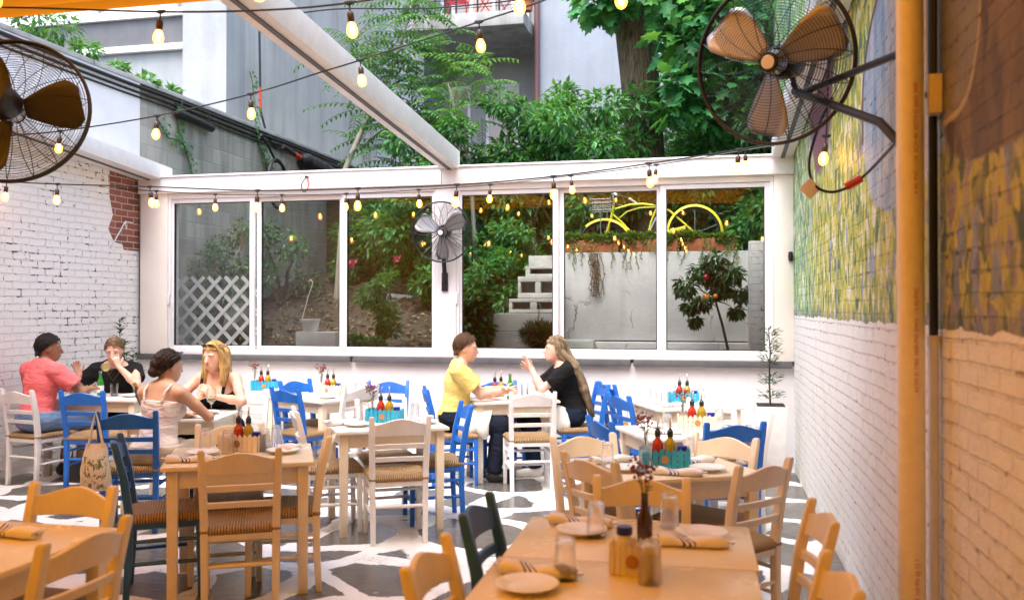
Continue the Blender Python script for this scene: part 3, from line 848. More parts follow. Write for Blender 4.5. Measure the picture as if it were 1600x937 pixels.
def limbs(mb, base, tips, r0, seed, seg=6):
    r = random.Random(seed)
    for t in tips:
        b = Vector(base); t = Vector(t); n = 6; pts = []
        for i in range(n + 1):
            f = i / n
            p = b.lerp(t, f) + Vector((r.uniform(-1, 1), r.uniform(-1, 1), 0)) * .05 * (t - b).length * math.sin(f * math.pi) + Vector((0, 0, .12 * (t - b).length * math.sin(f * math.pi)))
            pts.append(p)
        mb.tube(pts, [r0 * (1 - .8 * i / n) for i in range(n + 1)], seg)
def shrub(label, x, y, z0, h, w, seed, mat='leaf', per=420, L=.13, W=.45, nclump=9, group=None, name='shrub', trunk_r=.035):
    r = random.Random(seed)
    t = thing(name, label, 'shrub', (x, y, z0), 0, group)
    clumps = []
    for i in range(nclump):
        f = (i + .5) / nclump
        a = r.uniform(0, 6.28); rr = w * .55 * math.sqrt(r.random())
        clumps.append(((rr * math.cos(a), rr * math.sin(a) * .8, h * (.22 + .74 * f)), w * r.uniform(.25, .42) * (1.1 - .45 * f)))
    cluster_crown('foliage', [M[mat], M['leaf_light']], t, clumps, per, L, W, seed, two=.25)
    mb = MB(); limbs(mb, (0, 0, -.1), [c for c, _ in clumps[::2]], trunk_r, seed)
    mb.build('stems', M['bark'], t)
    return t
def frond(mb, base, d, L, r, leaflets=11, ll=.13, mi=0, droop=.55):
    d = d.normalized(); pts = []; p = Vector(base); dd = d.copy()
    n = leaflets
    for i in range(n + 1):
        pts.append(p.copy())
        dd = (dd + Vector((0, 0, -droop / n * 1.6))).normalized()
        p = p + dd * (L / n)
    mb.tube(pts, .004, 4, cap=False, mi=1)
    for i in range(1, n + 1):
        t = (pts[i] - pts[i - 1]).normalized()
        s = t.cross(Vector((0, 0, 1)))
        if s.length < 1e-3: s = Vector((1, 0, 0))
        s.normalize(); f = 1 - .55 * abs(i / n - .4)
        for sg in (-1, 1):
            leaf_quads(mb, pts[i], s * sg * .9 + t * .45 + Vector((0, 0, -.35)) + rv(r) * .12, Vector((0, 0, 1)), ll * f, ll * f * .34, .15, mi)
def frond_tree(label, pts, tr, fr, seed, mat='leaf', ll=.14, FL=.75):
    r = random.Random(seed)
    t = thing('ailanthus_tree', label, 'tree', pts[0])
    b = Vector(pts[0])
    MB().tube([Vector(p) - b for p in pts], tr, 8).build('trunk', M['palebark'], t)
    mb = MB()
    for (c, n, spread) in fr:
        c = Vector(c) - b
        for i in range(n):
            a = r.uniform(0, 6.28)
            d = Vector((math.cos(a), math.sin(a), r.uniform(-.1, .8)))
            q = c + rv(r) * spread
            frond(mb, q, d, FL * r.uniform(.7, 1.2), r, 10, ll)
    mb.build('crown', [M[mat], M['stem']], t, smooth=False)
    return t

# slim pinnate-leaved trees in front of the grey house
A = [at(540, 262, 12.6), at(566, 200, 12.7), at(598, 140, 12.9), at(625, 70, 13.0), at(648, -10, 13.1)]
A.insert(0, Vector((A[0].x - .1, 12.5, 1.7)))
frond_tree('slender pale trunked tree with feathery leaves in front of the grey house', A, [.05, .045, .04, .035, .028, .02],
           [(at(640, 20, 13.0), 34, .40), (at(600, 90, 12.9), 40, .45), (at(630, 140, 12.9), 40, .45), (at(560, 90, 12.8), 20, .35), (at(685, 90, 12.9), 26, .4), (at(590, 190, 12.8), 22, .35), (at(655, 175, 12.8), 34, .4), (at(620, 225, 12.8), 24, .4)], 3)
B_ = [Vector((at(745, 262, 12.4).x, 12.4, 2.0)), at(735, 262, 12.4), at(715, 190, 12.5), at(700, 130, 12.6)]
frond_tree('low feathery leaved sapling in front of the house recess', B_, [.035, .03, .022, .012],
           [(at(735, 110, 12.5), 12, .3), (at(700, 200, 12.5), 24, .4), (at(725, 165, 12.5), 18, .35)], 5, 'leaf_light', .14, .7)
# big trunk with ivy and broad leaves
tb = at(1010, 480, 12.8); bt_ = thing('maple_tree', 'broad ridged tree trunk with large lobed leaves behind the window wall', 'tree', (tb.x, 12.8, 1.9))
ox = Vector((tb.x, 12.8, 1.9))
tp = [(0, 0, -.2), (.01, 0, .8), (-.01, 0, 1.9), at(1000, 120, 12.8) - ox, at(985, 0, 12.8) - ox, at(975, -120, 12.8) - ox]
rr = [.36, .30, .27, .275, .26, .22]
mb = MB(); mb.tube(tp, rr, 20); 
limbs(mb, tp[4], [at(1120, -90, 12.3) - ox, at(900, -60, 12.4) - ox, at(1050, -60, 12.0) - ox], .11, 4, 8); mb.build('trunk', M['bark'], bt_)
cl = []
r_ = random.Random(11)
for (u, v, y, rad) in ((1080, 60, 12.1, .55), (1065, 130, 12.0, .34), (1050, 175, 11.95, .22), (1120, 30, 12.2, .6), (1150, 110, 12.3, .6), (1200, 60, 12.4, .6), (1100, 170, 12.3, .4), (950, 10, 12.2, .32), (930, 0, 12.2, .3), (1065, 5, 12.0, .4), (1230, 130, 12.5, .55), (1000, -50, 12.0, .6), (1130, -60, 12.2, .8)):
    cl.append((at(u, v, y) - ox, rad))
cluster_crown('crown', [M['leaf_maple'], M['leaf_light']], bt_, cl, 105, .24, .8, 21, .5, True, .22)
mb = MB(); r_ = random.Random(5)
for i in range(300):
    z = r_.uniform(.2, 3.2); a = r_.uniform(2.4, 5.2) if r_.random() < .75 else r_.uniform(0, 6.28)
    p = Vector((.30 * math.cos(a), .30 * math.sin(a), z)); d = Vector((math.cos(a) * .4, math.sin(a) * .4, -.8)) + rv(r_) * .4
    if math.sin(z * 2.3 + a * 2) < .1: continue
    leaf_quads(mb, p, d, Vector((math.cos(a), math.sin(a), .3)), .085, .06)
mb.build('ivy', [M['leaf']], bt_, smooth=False)

# leafy shrubs massed behind the window wall
SH = [
    (600, 13.2, 2.0, 1.9, 1.2, 'leaf', 'bushy green shrub at the foot of the slender pale tree'),
    (672, 12.3, 1.9, 2.6, 1.2, 'leaf', 'dark green shrub behind the end of the diagonal rail'),
    (742, 13.3, 2.0, 2.2, 1.3, 'leaf_light', 'bright green shrub before the grey house recess, above the centre fan'),
    (838, 12.6, 2.1, 3.0, 1.0, 'leaf', 'tall shrub at the right edge of the balcony, left of the white house wall'),
    (885, 13.0, 2.1, 2.8, 1.2, 'leaf_light', 'tall leafy shrub in front of the pale house wall'),
    (930, 12.2, 2.2, 2.6, 1.25, 'leaf', 'dense shrub touching the left side of the big trunk'),
    (1085, 13.6, 2.2, 2.6, 1.5, 'leaf', 'dense shrub touching the right side of the big trunk'),
    (1155, 13.0, 2.2, 2.6, 1.5, 'leaf', 'dense dark shrub seen through the left half of the big fan'),
    (1225, 12.2, 2.2, 2.6, 1.4, 'leaf', 'dense shrub at the corner by the mural wall'),
]
for i, (u, y, z0, h, w, mt, lb) in enumerate(SH):
    shrub(lb, at(u, 480, y).x, y, z0 - .2, h, w, 40 + i, mt, 470, .13, .42, 14, 'shrubs massed behind the window wall')
# tall tree mass further back on the right
for i, (u, y, lb) in enumerate(((1120, 15.5, 'tall leafy tree filling the gap right of the big trunk'), (1230, 15.0, 'tall leafy tree behind the big fan against the mural wall'))):
    x = at(u, 480, y).x; t = thing('leafy_tree', lb, 'tree', (x, y, 2.2)); r_ = random.Random(70 + i)
    cl = [((r_.uniform(-1.3, 1.3), r_.uniform(-1, 1), r_.uniform(1.2, 5.6)), r_.uniform(.5, .85)) for k in range(15)]
    cluster_crown('crown', [M['leaf'], M['leaf_light']], t, cl, 300, .17, .5, 90 + i, two=.2)
    mb = MB(); mb.tube([(0, 0, -.3), (.05, 0, 2), (0, .05, 5)], [.14, .11, .05], 8); limbs(mb, (0, 0, 1.5), [c for c, _ in cl[::2]], .06, i); mb.build('trunk', M['bark'], t)
# foliage over the left rail
t = thing('overhanging_vine', 'leafy vine spilling over the wall top above the left fan', 'vine', (-6.75, 7.6, 4.33))
cluster_crown('foliage', [M['leaf_light'], M['leaf']], t, [((-.1, -.8, .35), .45), ((0, -.2, .45), .4), ((0, .35, .25), .32), ((.05, .9, .1), .16), ((.03, 1.5, .06), .1), ((.05, 2.0, .04), .12), ((.02, 2.6, .04), .1), ((.05, -.6, .75), .4)], 420, .10, .5, 33, two=.4)
mb = MB(); mb.tube([(0, -1.2, 0), (.03, 0, .05), (.02, 1.4, .02), (0, 2.7, .02)], .012, 6); mb.build('stem', M['stem'], t)
def ivy(label, pth, seed, dens=46, L=.075, mat='leaf'):
    r = random.Random(seed); pth = [Vector(p) for p in pth]
    t = thing('ivy_vine', label, 'vine', pth[0])
    MB().tube([p - pth[0] for p in pth], .008, 5).build('stem', M['stem'], t)
    mb = MB()
    for i in range(len(pth) - 1):
        for k in range(int(dens * (pth[i + 1] - pth[i]).length)):
            p = pth[i].lerp(pth[i + 1], r.random()) - pth[0] + Vector((r.uniform(.0, .05), r.uniform(-.07, .07), r.uniform(-.07, .07)))
            leaf_quads(mb, p, Vector((.5, r.uniform(-1, 1), -.8)), Vector((1, 0, .3)), L * r.uniform(.6, 1.2), L * .8)
    mb.build('foliage', [M[mat]], t, smooth=False)
def wp(u, v):      # point on the block wall face
    k = (u - 800) / FPX; dx, dy = CF[0] + k * CR[0], CF[1] + k * CR[1]; Z = -6.585 / dx
    return Vector((-6.585, dy * Z, EYE + (480 - v) / FPX * Z))
ivy('forked ivy strand climbing the block wall beside the white panel', [wp(300, 272), wp(290, 235), wp(278, 205), wp(273, 160)], 1)
ivy('ivy strand trailing left across the block wall to the panel edge', [wp(285, 222), wp(262, 214), wp(248, 190), wp(243, 182)], 2)
ivy('thin ivy strand climbing the corner of the grey house', [wp(400, 215), wp(398, 170), wp(393, 125), wp(389, 110)], 4)
ivy('ivy patch on the block wall left of the coiled cable', [wp(418, 268), wp(412, 245), wp(404, 225)], 6, 80)

# dark shrub against block wall behind pane 1 and 2
shrub('grey green climbing shrub on the block wall behind the first pane', wp(345, 400).x + .28, wp(345, 400).y - .5, 1.3, 1.5, .75, 101, 'leaf_dark', 420, .07, .5, 9, name='climbing_shrub')
shrub('sparse climbing shrub on the block wall behind the second pane', wp(450, 400).x + .35, wp(450, 400).y - .9, 1.7, 1.2, 1.0, 102, 'leaf_dark', 260, .08, .5, 8, name='climbing_shrub')
# lattice
la = thing('lattice_panel', 'white diagonal lattice panel standing behind the first window pane', 'lattice', (0, 9.85, 0))
lx0, lx1, lz0, lz1 = at(262, 480, 9.85).x, at(400, 480, 9.85).x, 1.12, at(330, 432, 9.85).z
def strip(mb, sgn, c, y):
    # z = sgn * x + c clipped to the panel
    pts = []
    for x in (lx0, lx1):
        z = sgn * x + c
        if lz0 <= z <= lz1: pts.append((x, z))
    for z in (lz0, lz1):
        x = (z - c) / sgn
        if lx0 < x < lx1: pts.append((x, z))
    if len(pts) < 2: return
    pts = sorted(set(pts))[:1] + sorted(set(pts))[-1:]
    (xa, za), (xc, zc) = pts
    Ln = math.hypot(xc - xa, zc - za)
    if Ln < .06: return
    mb.box(((xa + xc) / 2, y, (za + zc) / 2), (Ln, .008, .044), rot(0, -math.atan2(zc - za, xc - xa), 0))
for sg, yy, nm in ((1, -.006, 0), (-1, .006, 1)):
    mb = MB(); c = -12.0
    while c < 14:
        strip(mb, sg, c, yy); c += .228
    mb.build('slats', M['white'], la)
MB().b2((lx0, -.02, lz0 - .06), (lx1, .02, lz0 - .002)).build('bottom_rail', M['white'], la)

# planters and flowers on the retaining wall
def planter(u0, u1, label, seed):
    a, b = at(u0, 480, 10.95).x, at(u1, 480, 10.95).x
    t = thing('window_box', label, 'planter', ((a + b) / 2, 11.0, ztop + .002), 0, 'terracotta planters along the retaining wall')
    w = b - a
    MB().box((0, 0, .075), (w - .03, .16, .15), None, 0, (1.04, 1.1)).build('trough', M['terracotta'], t, bev=.008)
    MB().box((0, 0, .155), (w - .06, .13, .01)).build('soil', M['dirt'], t)
    r = random.Random(seed); cl = [((-w / 2 + w * (i + .5) / 9, r.uniform(-.04, .02), .155 + r.uniform(-.02, .04)), r.uniform(.045, .085)) for i in range(9)]
    cluster_crown('plant', [M['leaf_yellow'], M['leaf']], t, cl, 2400, .055, .5, seed, two=.4)
    mb = MB()
    for k in range(14):
        x = r.uniform(-w / 2, w / 2); ln = r.uniform(.1, .35); p = Vector((x, -.09, .15)); pts = [p]
        for q in range(5): p = p + Vector((r.uniform(-.03, .03), -.006, -ln / 5)); pts.append(p)
        mb.tube(pts, .003, 4)
        for p in pts[1:]: leaf_quads(mb, p, Vector((r.uniform(-1, 1), -.4, -.6)), Vector((0, -1, .2)), .04, .02)
    mb.build('trailing_stems', M['leaf_yellow'], t)
planter(872, 968, 'terracotta trough with trailing plants under the bicycle front wheel', 201)
planter(972, 1060, 'terracotta trough with plants under the middle of the bicycle', 202)
planter(1064, 1150, 'terracotta trough with plants under the bicycle rear wheel', 203)
# dry trailing root hanging down the wall
t = thing('hanging_vine', 'dry brown vine hanging down the whitewashed wall left of the mullion', 'vine', at(928, 395, 10.86))
mb = MB(); r_ = random.Random(8)
for k in range(16):
    p = Vector((r_.uniform(-.06, .06), 0, 0)); pts = [p.copy()]
    for q in range(8): p = p + Vector((r_.uniform(-.03, .035), r_.uniform(-.006, .004), -r_.uniform(.04, .085))); pts.append(p.copy())
    mb.tube(pts, .004, 4)
    for p in pts[2::2]: leaf_quads(mb, p, rv(r_), Vector((0, -1, 0)), .035, .02)
mb.build('stems', M['leaf_dead'], t, smooth=False)

# ---------------------------------------------------------------- yellow bicycle
bk = thing('bicycle', 'yellow cruiser bicycle with wire basket standing on the retaining wall', 'bicycle', (0, 11.25, 0))
def bp(u, v, dy=0):
    p = at(u, v, 11.25); return Vector((p.x, dy, p.z))
MPP = 11.25 / (FPX * .99)
def arc(cu, cv, ru, rv_, a0, a1, n=22): return [bp(cu + ru * math.cos(R(a0 + (a1 - a0) * i / n)), cv - rv_ * math.sin(R(a0 + (a1 - a0) * i / n))) for i in range(n + 1)]
def fender(cu, cv, ru, rv_, a0, a1, par):
    vs = []; fs = []; pts = arc(cu, cv, ru, rv_, a0, a1, 26)
    c = bp(cu, cv)
    for p in pts:
        o = (p - c).normalized()
        for dy, k in ((-.035, -.02), (-.03, .0), (-.015, .012), (.015, .012), (.03, 0), (.035, -.02)): vs.append(p + o * k + Vector((0, dy, 0)))
    for i in range(26):
        for k in range(5): fs.append((i * 6 + k, i * 6 + k + 1, i * 6 + k + 7, i * 6 + k + 6))
    return MB().add(vs, fs).build('fender', M['yellow'], par, ang=80)
rearc = (1086, 364); frontc = (945, 386)
for (cu, cv) in (rearc, frontc):
    wh = thing('wheel', '', ''); 
    for k in ('label', 'category'):
        if k in wh: del wh[k]
    wh.parent = bk
    rad = 41
    MB().tube(arc(cu, cv, rad, rad, 0, 352, 40), .017, 8, closed=True).build('tyre', M['black'], wh)
    MB().tube(arc(cu, cv, rad - 3.2, rad - 3.2, 0, 352, 40), .009, 6, closed=True).build('rim', M['conduit'], wh)
    sp = MB()
    for i in range(18):
        a = 2 * math.pi * i / 18; sp.tube([bp(cu, cv), bp(cu + (rad - 3.2) * math.cos(a), cv - (rad - 3.2) * math.sin(a))], .0016, 4)
    sp.build('spokes', M['conduit'], wh)
    MB().tube([bp(cu, cv) + Vector((0, -.05, 0)), bp(cu, cv) + Vector((0, .05, 0))], .025, 10).build('hub', M['yellow'], wh)
fender(rearc[0], rearc[1], 43.5, 44, -8, 192, bk)
fender(frontc[0], frontc[1], 44, 44, -8, 132, bk)
mb = MB()
T = lambda pts, r=.016: mb.tube([bp(*p) for p in pts], r * .8, 8)
T([(959, 321), (954, 345)], .022)                                   # head tube
T([(961, 326), (985, 319), (1005, 318), (1027, 321), (1045, 328), (1062, 342), (1085, 363)], .017)      # top tube to rear axle
T([(968, 340), (980, 330), (1000, 324), (1027, 323)], .011)
T([(958, 335), (970, 345), (982, 358), (994, 368), (1012, 368)], .016)     # down tube
T([(1012, 368), (1032, 361), (1050, 357)], .014); T([(1012, 370), (1060, 369), (1085, 363)], .011)
T([(1027, 322), (1018, 345), (1012, 368)], .016)                      # seat tube
mb.build('frame', M['yellow'], bk)
mb = MB()
for dy in (-.055, .055): mb.tube([bp(955, 344, 0), bp(953, 348, dy), bp(947, 372, dy), bp(945, 386, dy)], .012, 8)
mb.build('fork', M['yellow'], bk)
mb = MB(); mb.prism([(1040, 361), (1071, 352), (1072, 358), (1068, 361), (1040, 367)], lambda a, b, t: bp(a, b, -.05 + .016 * t)); mb.build('chain_guard', M['yellow'], bk, bev=.003)
mb = MB(); mb.tube([bp(1086, 323), bp(1086, 363)], .005, 6); mb.tube([bp(1086, 364), bp(1121, 350)], .005, 6); mb.build('fender_stay', M['wire'], bk)
mb = MB(); mb.tube([bp(960, 320), bp(958, 303), bp(955, 299)], .012, 8)
mb.tube([bp(963, 305, -.26), bp(957, 299, -.18), bp(953, 297, -.06), bp(955, 299, 0), bp(963, 302, .1), bp(975, 304, .2), bp(985, 309, .28)], .011, 8); mb.build('handlebar', M['steel'], bk)
MB().tube([bp(958, 300, -.2), bp(968, 309, -.30)], .016, 8).build('grip', M['ceramic'], bk); MB().tube([bp(981, 306, .24), bp(993, 314, .32)], .016, 8).build('grip', M['ceramic'], bk)
mb = MB(); mb.tube([bp(1012, 368), bp(1030, 330), bp(1034, 318)], .012, 8); mb.build('seat_post', M['steel'], bk)
MB().prism([(1022, 314), (1030, 311), (1042, 309), (1046, 314), (1040, 318), (1026, 317)], lambda a, b, t: bp(a, b, -.08 + .16 * t)).build('saddle', M['black'], bk, bev=.01)
mb = MB()
for v in (313, 319, 326, 329): 
    mb.tube([bp(924, v, -.15), bp(956, v - 1, -.15), bp(956, v - 1, .15), bp(924, v, .15)], .004, 5, closed=True)
for i in range(9):
    u = 924 + 4 * i
    mb.tube([bp(u, 312.5, -.15), bp(u, 329, -.15)], .003, 4); mb.tube([bp(u, 312.5, .15), bp(u, 329, .15)], .003, 4); mb.tube([bp(u, 329, -.15), bp(u, 329, .15)], .003, 4)
mb.build('basket', M['wire'], bk)
mb = MB(); mb.tube([bp(939, 330, -.06), bp(940, 384, -.06)], .006, 6); mb.tube([bp(948, 330, .06), bp(946, 384, .06)], .006, 6); mb.build('basket_stay', M['wire'], bk)

# ---------------------------------------------------------------- block steps
sp_ = thing('garden_steps', 'flight of old hollow concrete block steps behind the fourth pane', 'steps', (0, 10.3, 0))
def cmu(u0, u1, v0, v1, Y, holes=2, name='step'):
    a, b = at(u0, v0, Y), at(u1, v1, Y)
    x0, x1, z1, z0 = a.x, b.x, a.z, b.z
    mb = MB(); d = .42; y0 = Y - 10.3
    if holes == 0: mb.b2((x0, y0, z0), (x1, y0 + d, z1))
    else:
        t = (x1 - x0) / holes; wz = (z1 - z0) * .24; wx = t * .14
        mb.b2((x0, y0, z1 - wz), (x1, y0 + d, z1)); mb.b2((x0, y0, z0), (x1, y0 + d, z0 + wz)); mb.b2((x0, y0 + d * .5, z0 + wz), (x1, y0 + d - .002, z1 - wz))
        for i in range(holes + 1):
            xc = x0 + t * i; xa = max(x0, xc - wx); xb_ = min(x1, xc + wx)
            mb.b2((xa, y0 + .002, z0 + wz), (xb_, y0 + d * .5, z1 - wz))
    return mb.build(name, M['oldconcrete'], sp_, bev=.006)
cmu(826, 872, 399, 415, 10.95, 0); cmu(821, 872, 415.5, 431, 10.8, 1); cmu(809, 872, 431.5, 465, 10.62, 2); cmu(795, 872, 466, 488, 10.42, 2); cmu(771, 866, 489, 517, 10.15, 0, 'bottom_step')
MB().b2((at(771, 500, 10.1).x, -.25, .9), (at(872, 500, 10.1).x, .6, at(800, 518, 10.1).z)).build('base_slab', M['oldconcrete'], sp_)
mb = MB(); r_ = random.Random(9)
slab = thing('stone_slab', 'pale flat stone slab leaning on the dirt bank behind the third pane', 'stone', at(640, 470, 12.4) + Vector((0, 0, -.12)))
MB().box((0, 0, 0), (.75, .12, .42), rot(R(-25), R(4), 0)).build('slab_body', M['oldconcrete'], slab, bev=.02)
for i, (u, v, y, sx) in enumerate(((900, 545, 9.9, .5), (560, 536, 10.0, .35))):
    p = at(u, v, y); t = thing('garden_stone', ('rough whitewashed stone at the foot of the retaining wall', 'small pale stone low behind the third pane')[i], 'stone', (p.x, y, bank(p.x, y) - .02))
    MB().box((0, 0, .08), (sx, .25, .2), None, 0, (.8, .7)).build('stone_body', M['oldconcrete'], t, bev=.03, bseg=3)

# pot on a white block
p = at(499, 530, 10.0)
bl = tag(MB().box((p.x, 10.0, (bank(p.x, 10) + at(499, 524, 10).z) / 2), (at(530, 0, 10).x - at(468, 0, 10).x, .22, at(499, 524, 10).z - bank(p.x, 10) + .1)).build('white_block', M['white'], bev=.008), 'white block carrying a plant pot behind the second pane', 'block')
zz = at(499, 524, 10).z + .053
hp = thing('hanging_pot', 'white plastic pot with hook standing on the white block', 'pot', (at(485, 500, 10).x, 10.0, zz))
MB().lathe([(.085, 0), (.115, .125), (.125, .125), (.125, .15), (.11, .15), (.105, .12), (0, .12)], 20).build('pot_body', M['ceramic'], hp)
MB().tube([(-.11, 0, .14), (-.03, 0, .42), (.02, 0, .55), (.03, 0, .60), (0, 0, .63), (-.02, 0, .60)], .006, 6).build('hook', M['ceramic'], hp)
hp = thing('hanging_basket', 'dead hanging plant with chains and hook behind the fourth pane', 'hanging plant', (at(842, 530, 9.8).x, 9.8, at(842, 535, 9.8).z - .1))
MB().lathe([(.06, 0), (.12, .10), (.14, .12), (.11, .11), (0, .1)], 16).build('pot_body', M['black'], hp)
cluster_crown('dry_plant', [M['leaf_dead'], M['leaf_yellow']], hp, [((0, 0, .2), .16), ((-.08, 0, .18), .1), ((.1, 0, .2), .1)], 2200, .10, .18, 61, -.5, two=.3)
mb = MB()
for a in (0, 2.1, 4.2): mb.tube([(.13 * math.cos(a), .13 * math.sin(a), .12), (0, 0, .42)], .004, 5)
mb.tube([(0, 0, .42), (0, 0, .47), (.025, 0, .50), (.01, 0, .535), (-.02, 0, .53)], .006, 6); mb.build('chains', M['wire'], hp)
# plants behind the panes
t = shrub('leggy green plant with pink flowers behind the third pane', at(590, 480, 10.3).x, 10.3, 1.1, 1.0, .38, 121, 'leaf', 520, .10, .30, 6, name='hibiscus')
mb = MB(); r_ = random.Random(4)
for (u, v) in ((551, 410), (622, 403), (548, 412)):
    c = at(u, v, 10.25) - Vector(t.location)
    for k in range(6): leaf_quads(mb, c, rv(r_) + Vector((0, -.6, 0)), rv(r_), .075, .06)
mb.build('flower', M['pink'], t)
shrub('broad green fern like plant left of the block steps', at(752, 480, 11.0).x, 11.2, 1.3, 1.05, .65, 122, 'leaf', 320, .14, .3, 9, name='fern_plant')
shrub('dark leafy plant low against the centre post behind the fourth pane', at(738, 480, 10.0).x, 10.0, 1.05, .75, .34, 123, 'leaf_dark', 900, .11, .5, 6, name='leafy_plant')
shrub('green shrub beside the top of the block steps', at(800, 480, 11.7).x, 11.7, 1.8, .95, .7, 124, 'leaf', 520, .12, .4, 8)
shrub('green plant on the dirt bank behind the centre fan', at(668, 480, 11.5).x, 11.9, 1.6, .7, .55, 125, 'leaf', 360, .12, .4, 8)
shrub('low weeds at the foot of the third pane', at(570, 480, 9.7).x, 9.7, 1.05, .22, .35, 126, 'leaf', 900, .06, .5, 6, name='weeds', trunk_r=.006)
# camellia with fruit and a red flower
x = at(1130, 480, 10.2).x
t = thing('citrus_tree', 'small glossy leaved tree with orange fruit before the retaining wall', 'tree', (x, 10.2, 1.0))
b0 = Vector((x, 10.2, 1.0))
tr_ = [at(1138, 548, 10.2) - b0, at(1128, 505, 10.2) - b0, at(1118, 470, 10.2) - b0]
mb = MB(); mb.tube([(tr_[0].x, 0, -.1)] + tr_, [.018, .017, .015, .012], 7)
cs = [(at(u, v, 10.2 + d) - b0, q) for u, v, d, q in ((1118, 408, 0, .13), (1096, 425, .05, .12), (1142, 428, -.05, .13), (1072, 448, 0, .12), (1128, 452, .05, .10), (1158, 458, 0, .10), (1098, 470, -.05, .10), (1112, 432, .15, .12), (1078, 478, 0, .07), (1150, 486, 0, .06), (1086, 500, 0, .05))]
limbs(mb, tr_[2], [c for c, _ in cs], .009, 6); mb.build('trunk', M['bark'], t)
cluster_crown('crown', [M['leaf_dark'], M['leaf']], t, cs, 620, .095, .42, 131, .7, two=.2)
for (u, v, m_, rr_) in ((1103, 465, 'orangefruit', .045), (1118, 462, 'orangefruit', .03), (1103, 432, 'red', .03)):
    c = at(u, v, 10.1) - b0
    MB().lathe([(0, -rr_), (rr_ * .7, -rr_ * .7), (rr_, 0), (rr_ * .7, rr_ * .7), (0, rr_)], 12, Matrix.Translation(c)).build('fruit' if m_ != 'red' else 'flower', M[m_], t, ang=80)
# brown boards added in place of the awning's reflection over dark foliage
fn_ = thing('board_fence', 'dark brown board fence behind the yellow bicycle and the garden plants', 'fence', (-2.4, 14.6, 1.9))
mb = MB(); r_ = random.Random(6)
for i in range(15): mb.b2((-4.2 + .002, -.02 + r_.uniform(-.006, .006), .12 * i), (3.4, .02, .12 * i + .112))
mb.build('boards', M['fence_wood'], fn_)
for x in (-4.1, -1.6, .9, 3.3): MB().b2((x, .021, -.3), (x + .09, .11, 1.85)).build('fence_post', M['fence_wood'], fn_)
# leaf litter on the bank
mb = MB(); r_ = random.Random(77)
for i in range(6500):
    y = 9.6 + 4.2 * r_.random() ** 1.3; x = r_.uniform(-6.3, -1.4)
    leaf_quads(mb, Vector((x, y, bank(x, y) + .012)), Vector((r_.uniform(-1, 1), r_.uniform(-1, 1), r_.uniform(-.1, .35))), Vector((0, 0, 1)) + rv(r_) * .5, r_.uniform(.04, .10), r_.uniform(.02, .05))
tag(mb.build('leaf_litter', M['leaf_dead'], smooth=False), kind='stuff')

# ---------------------------------------------------------------- potted plants in the room
pl = thing('tall_planter', 'tall tapered white planter with a thin conifer in the back right corner', 'planter', (.55, 8.72, 0))
MB().box((0, 0, .35), (.22, .22, .70), None, 0, (1.35, 1.35)).build('planter_body', M['white'], pl, bev=.006)
MB().box((0, 0, .706), (.25, .25, .01)).build('soil', M['dirt'], pl)
mb = MB(); mb.tube([(0, 0, .70), (-.01, 0, .95), (.0, 0, 1.2), (-.015, 0, 1.42)], [.009, .008, .006, .003], 6); mb.build('stem', M['bark'], pl)
mb = MB(); r_ = random.Random(14)
for i in range(420):
    z = .76 + .66 * r_.random()
    if 1.0 < z < 1.07 or .84 < z < .9: continue
    a = r_.uniform(0, 6.28); q = r_.uniform(.01, .09) * (1.25 if z < .85 else 1)
    leaf_quads(mb, Vector((q * math.cos(a), q * math.sin(a), z)), Vector((math.cos(a), math.sin(a), r_.uniform(-.1, .7))), Vector((0, 0, 1)), .06, .020)
mb.build('foliage', M['leaf_dark'], pl, smooth=False)
pp = at(205, 560, 8.85)
pl = thing('corner_plant', 'thin olive like plant rising in the back left corner beside the bearded diner', 'plant', (-6.33, 8.75, 0))
pl['label'] = 'thin olive like plant in the back left corner behind the black shirt diner'
MB().lathe([(.10, 0), (.13, .28), (.145, .28), (.145, .32), (.12, .32), (.115, .28), (0, .28)], 18).build('pot_body', M['ceramic'], pl)
mb = MB(); lf = MB(); r_ = random.Random(15)
for (tx, ty, tz) in ((-.12, 0, 1.50), (.06, .02, 1.15), (.02, -.1, 1.25), (.12, .05, .95)):
    pts = [Vector((0, 0, .28)).lerp(Vector((tx, ty, tz)), i / 8) + Vector((.02 * math.sin(i), .02 * math.cos(i * 1.3), 0)) for i in range(9)]
    mb.tube(pts, [.008 - .0007 * i for i in range(9)], 5)
    for i in range(64):
        f = r_.uniform(.2, 1); j = min(7, int(f * 8)); p = pts[j].lerp(pts[j + 1], f * 8 - j)
        a = r_.uniform(0, 6.28); leaf_quads(lf, p, Vector((math.cos(a), math.sin(a), .5)), Vector((0, 0, 1)), .095, .030)
mb.build('stem', M['stem'], pl); lf.build('foliage', M['leaf_dark'], pl, smooth=False)
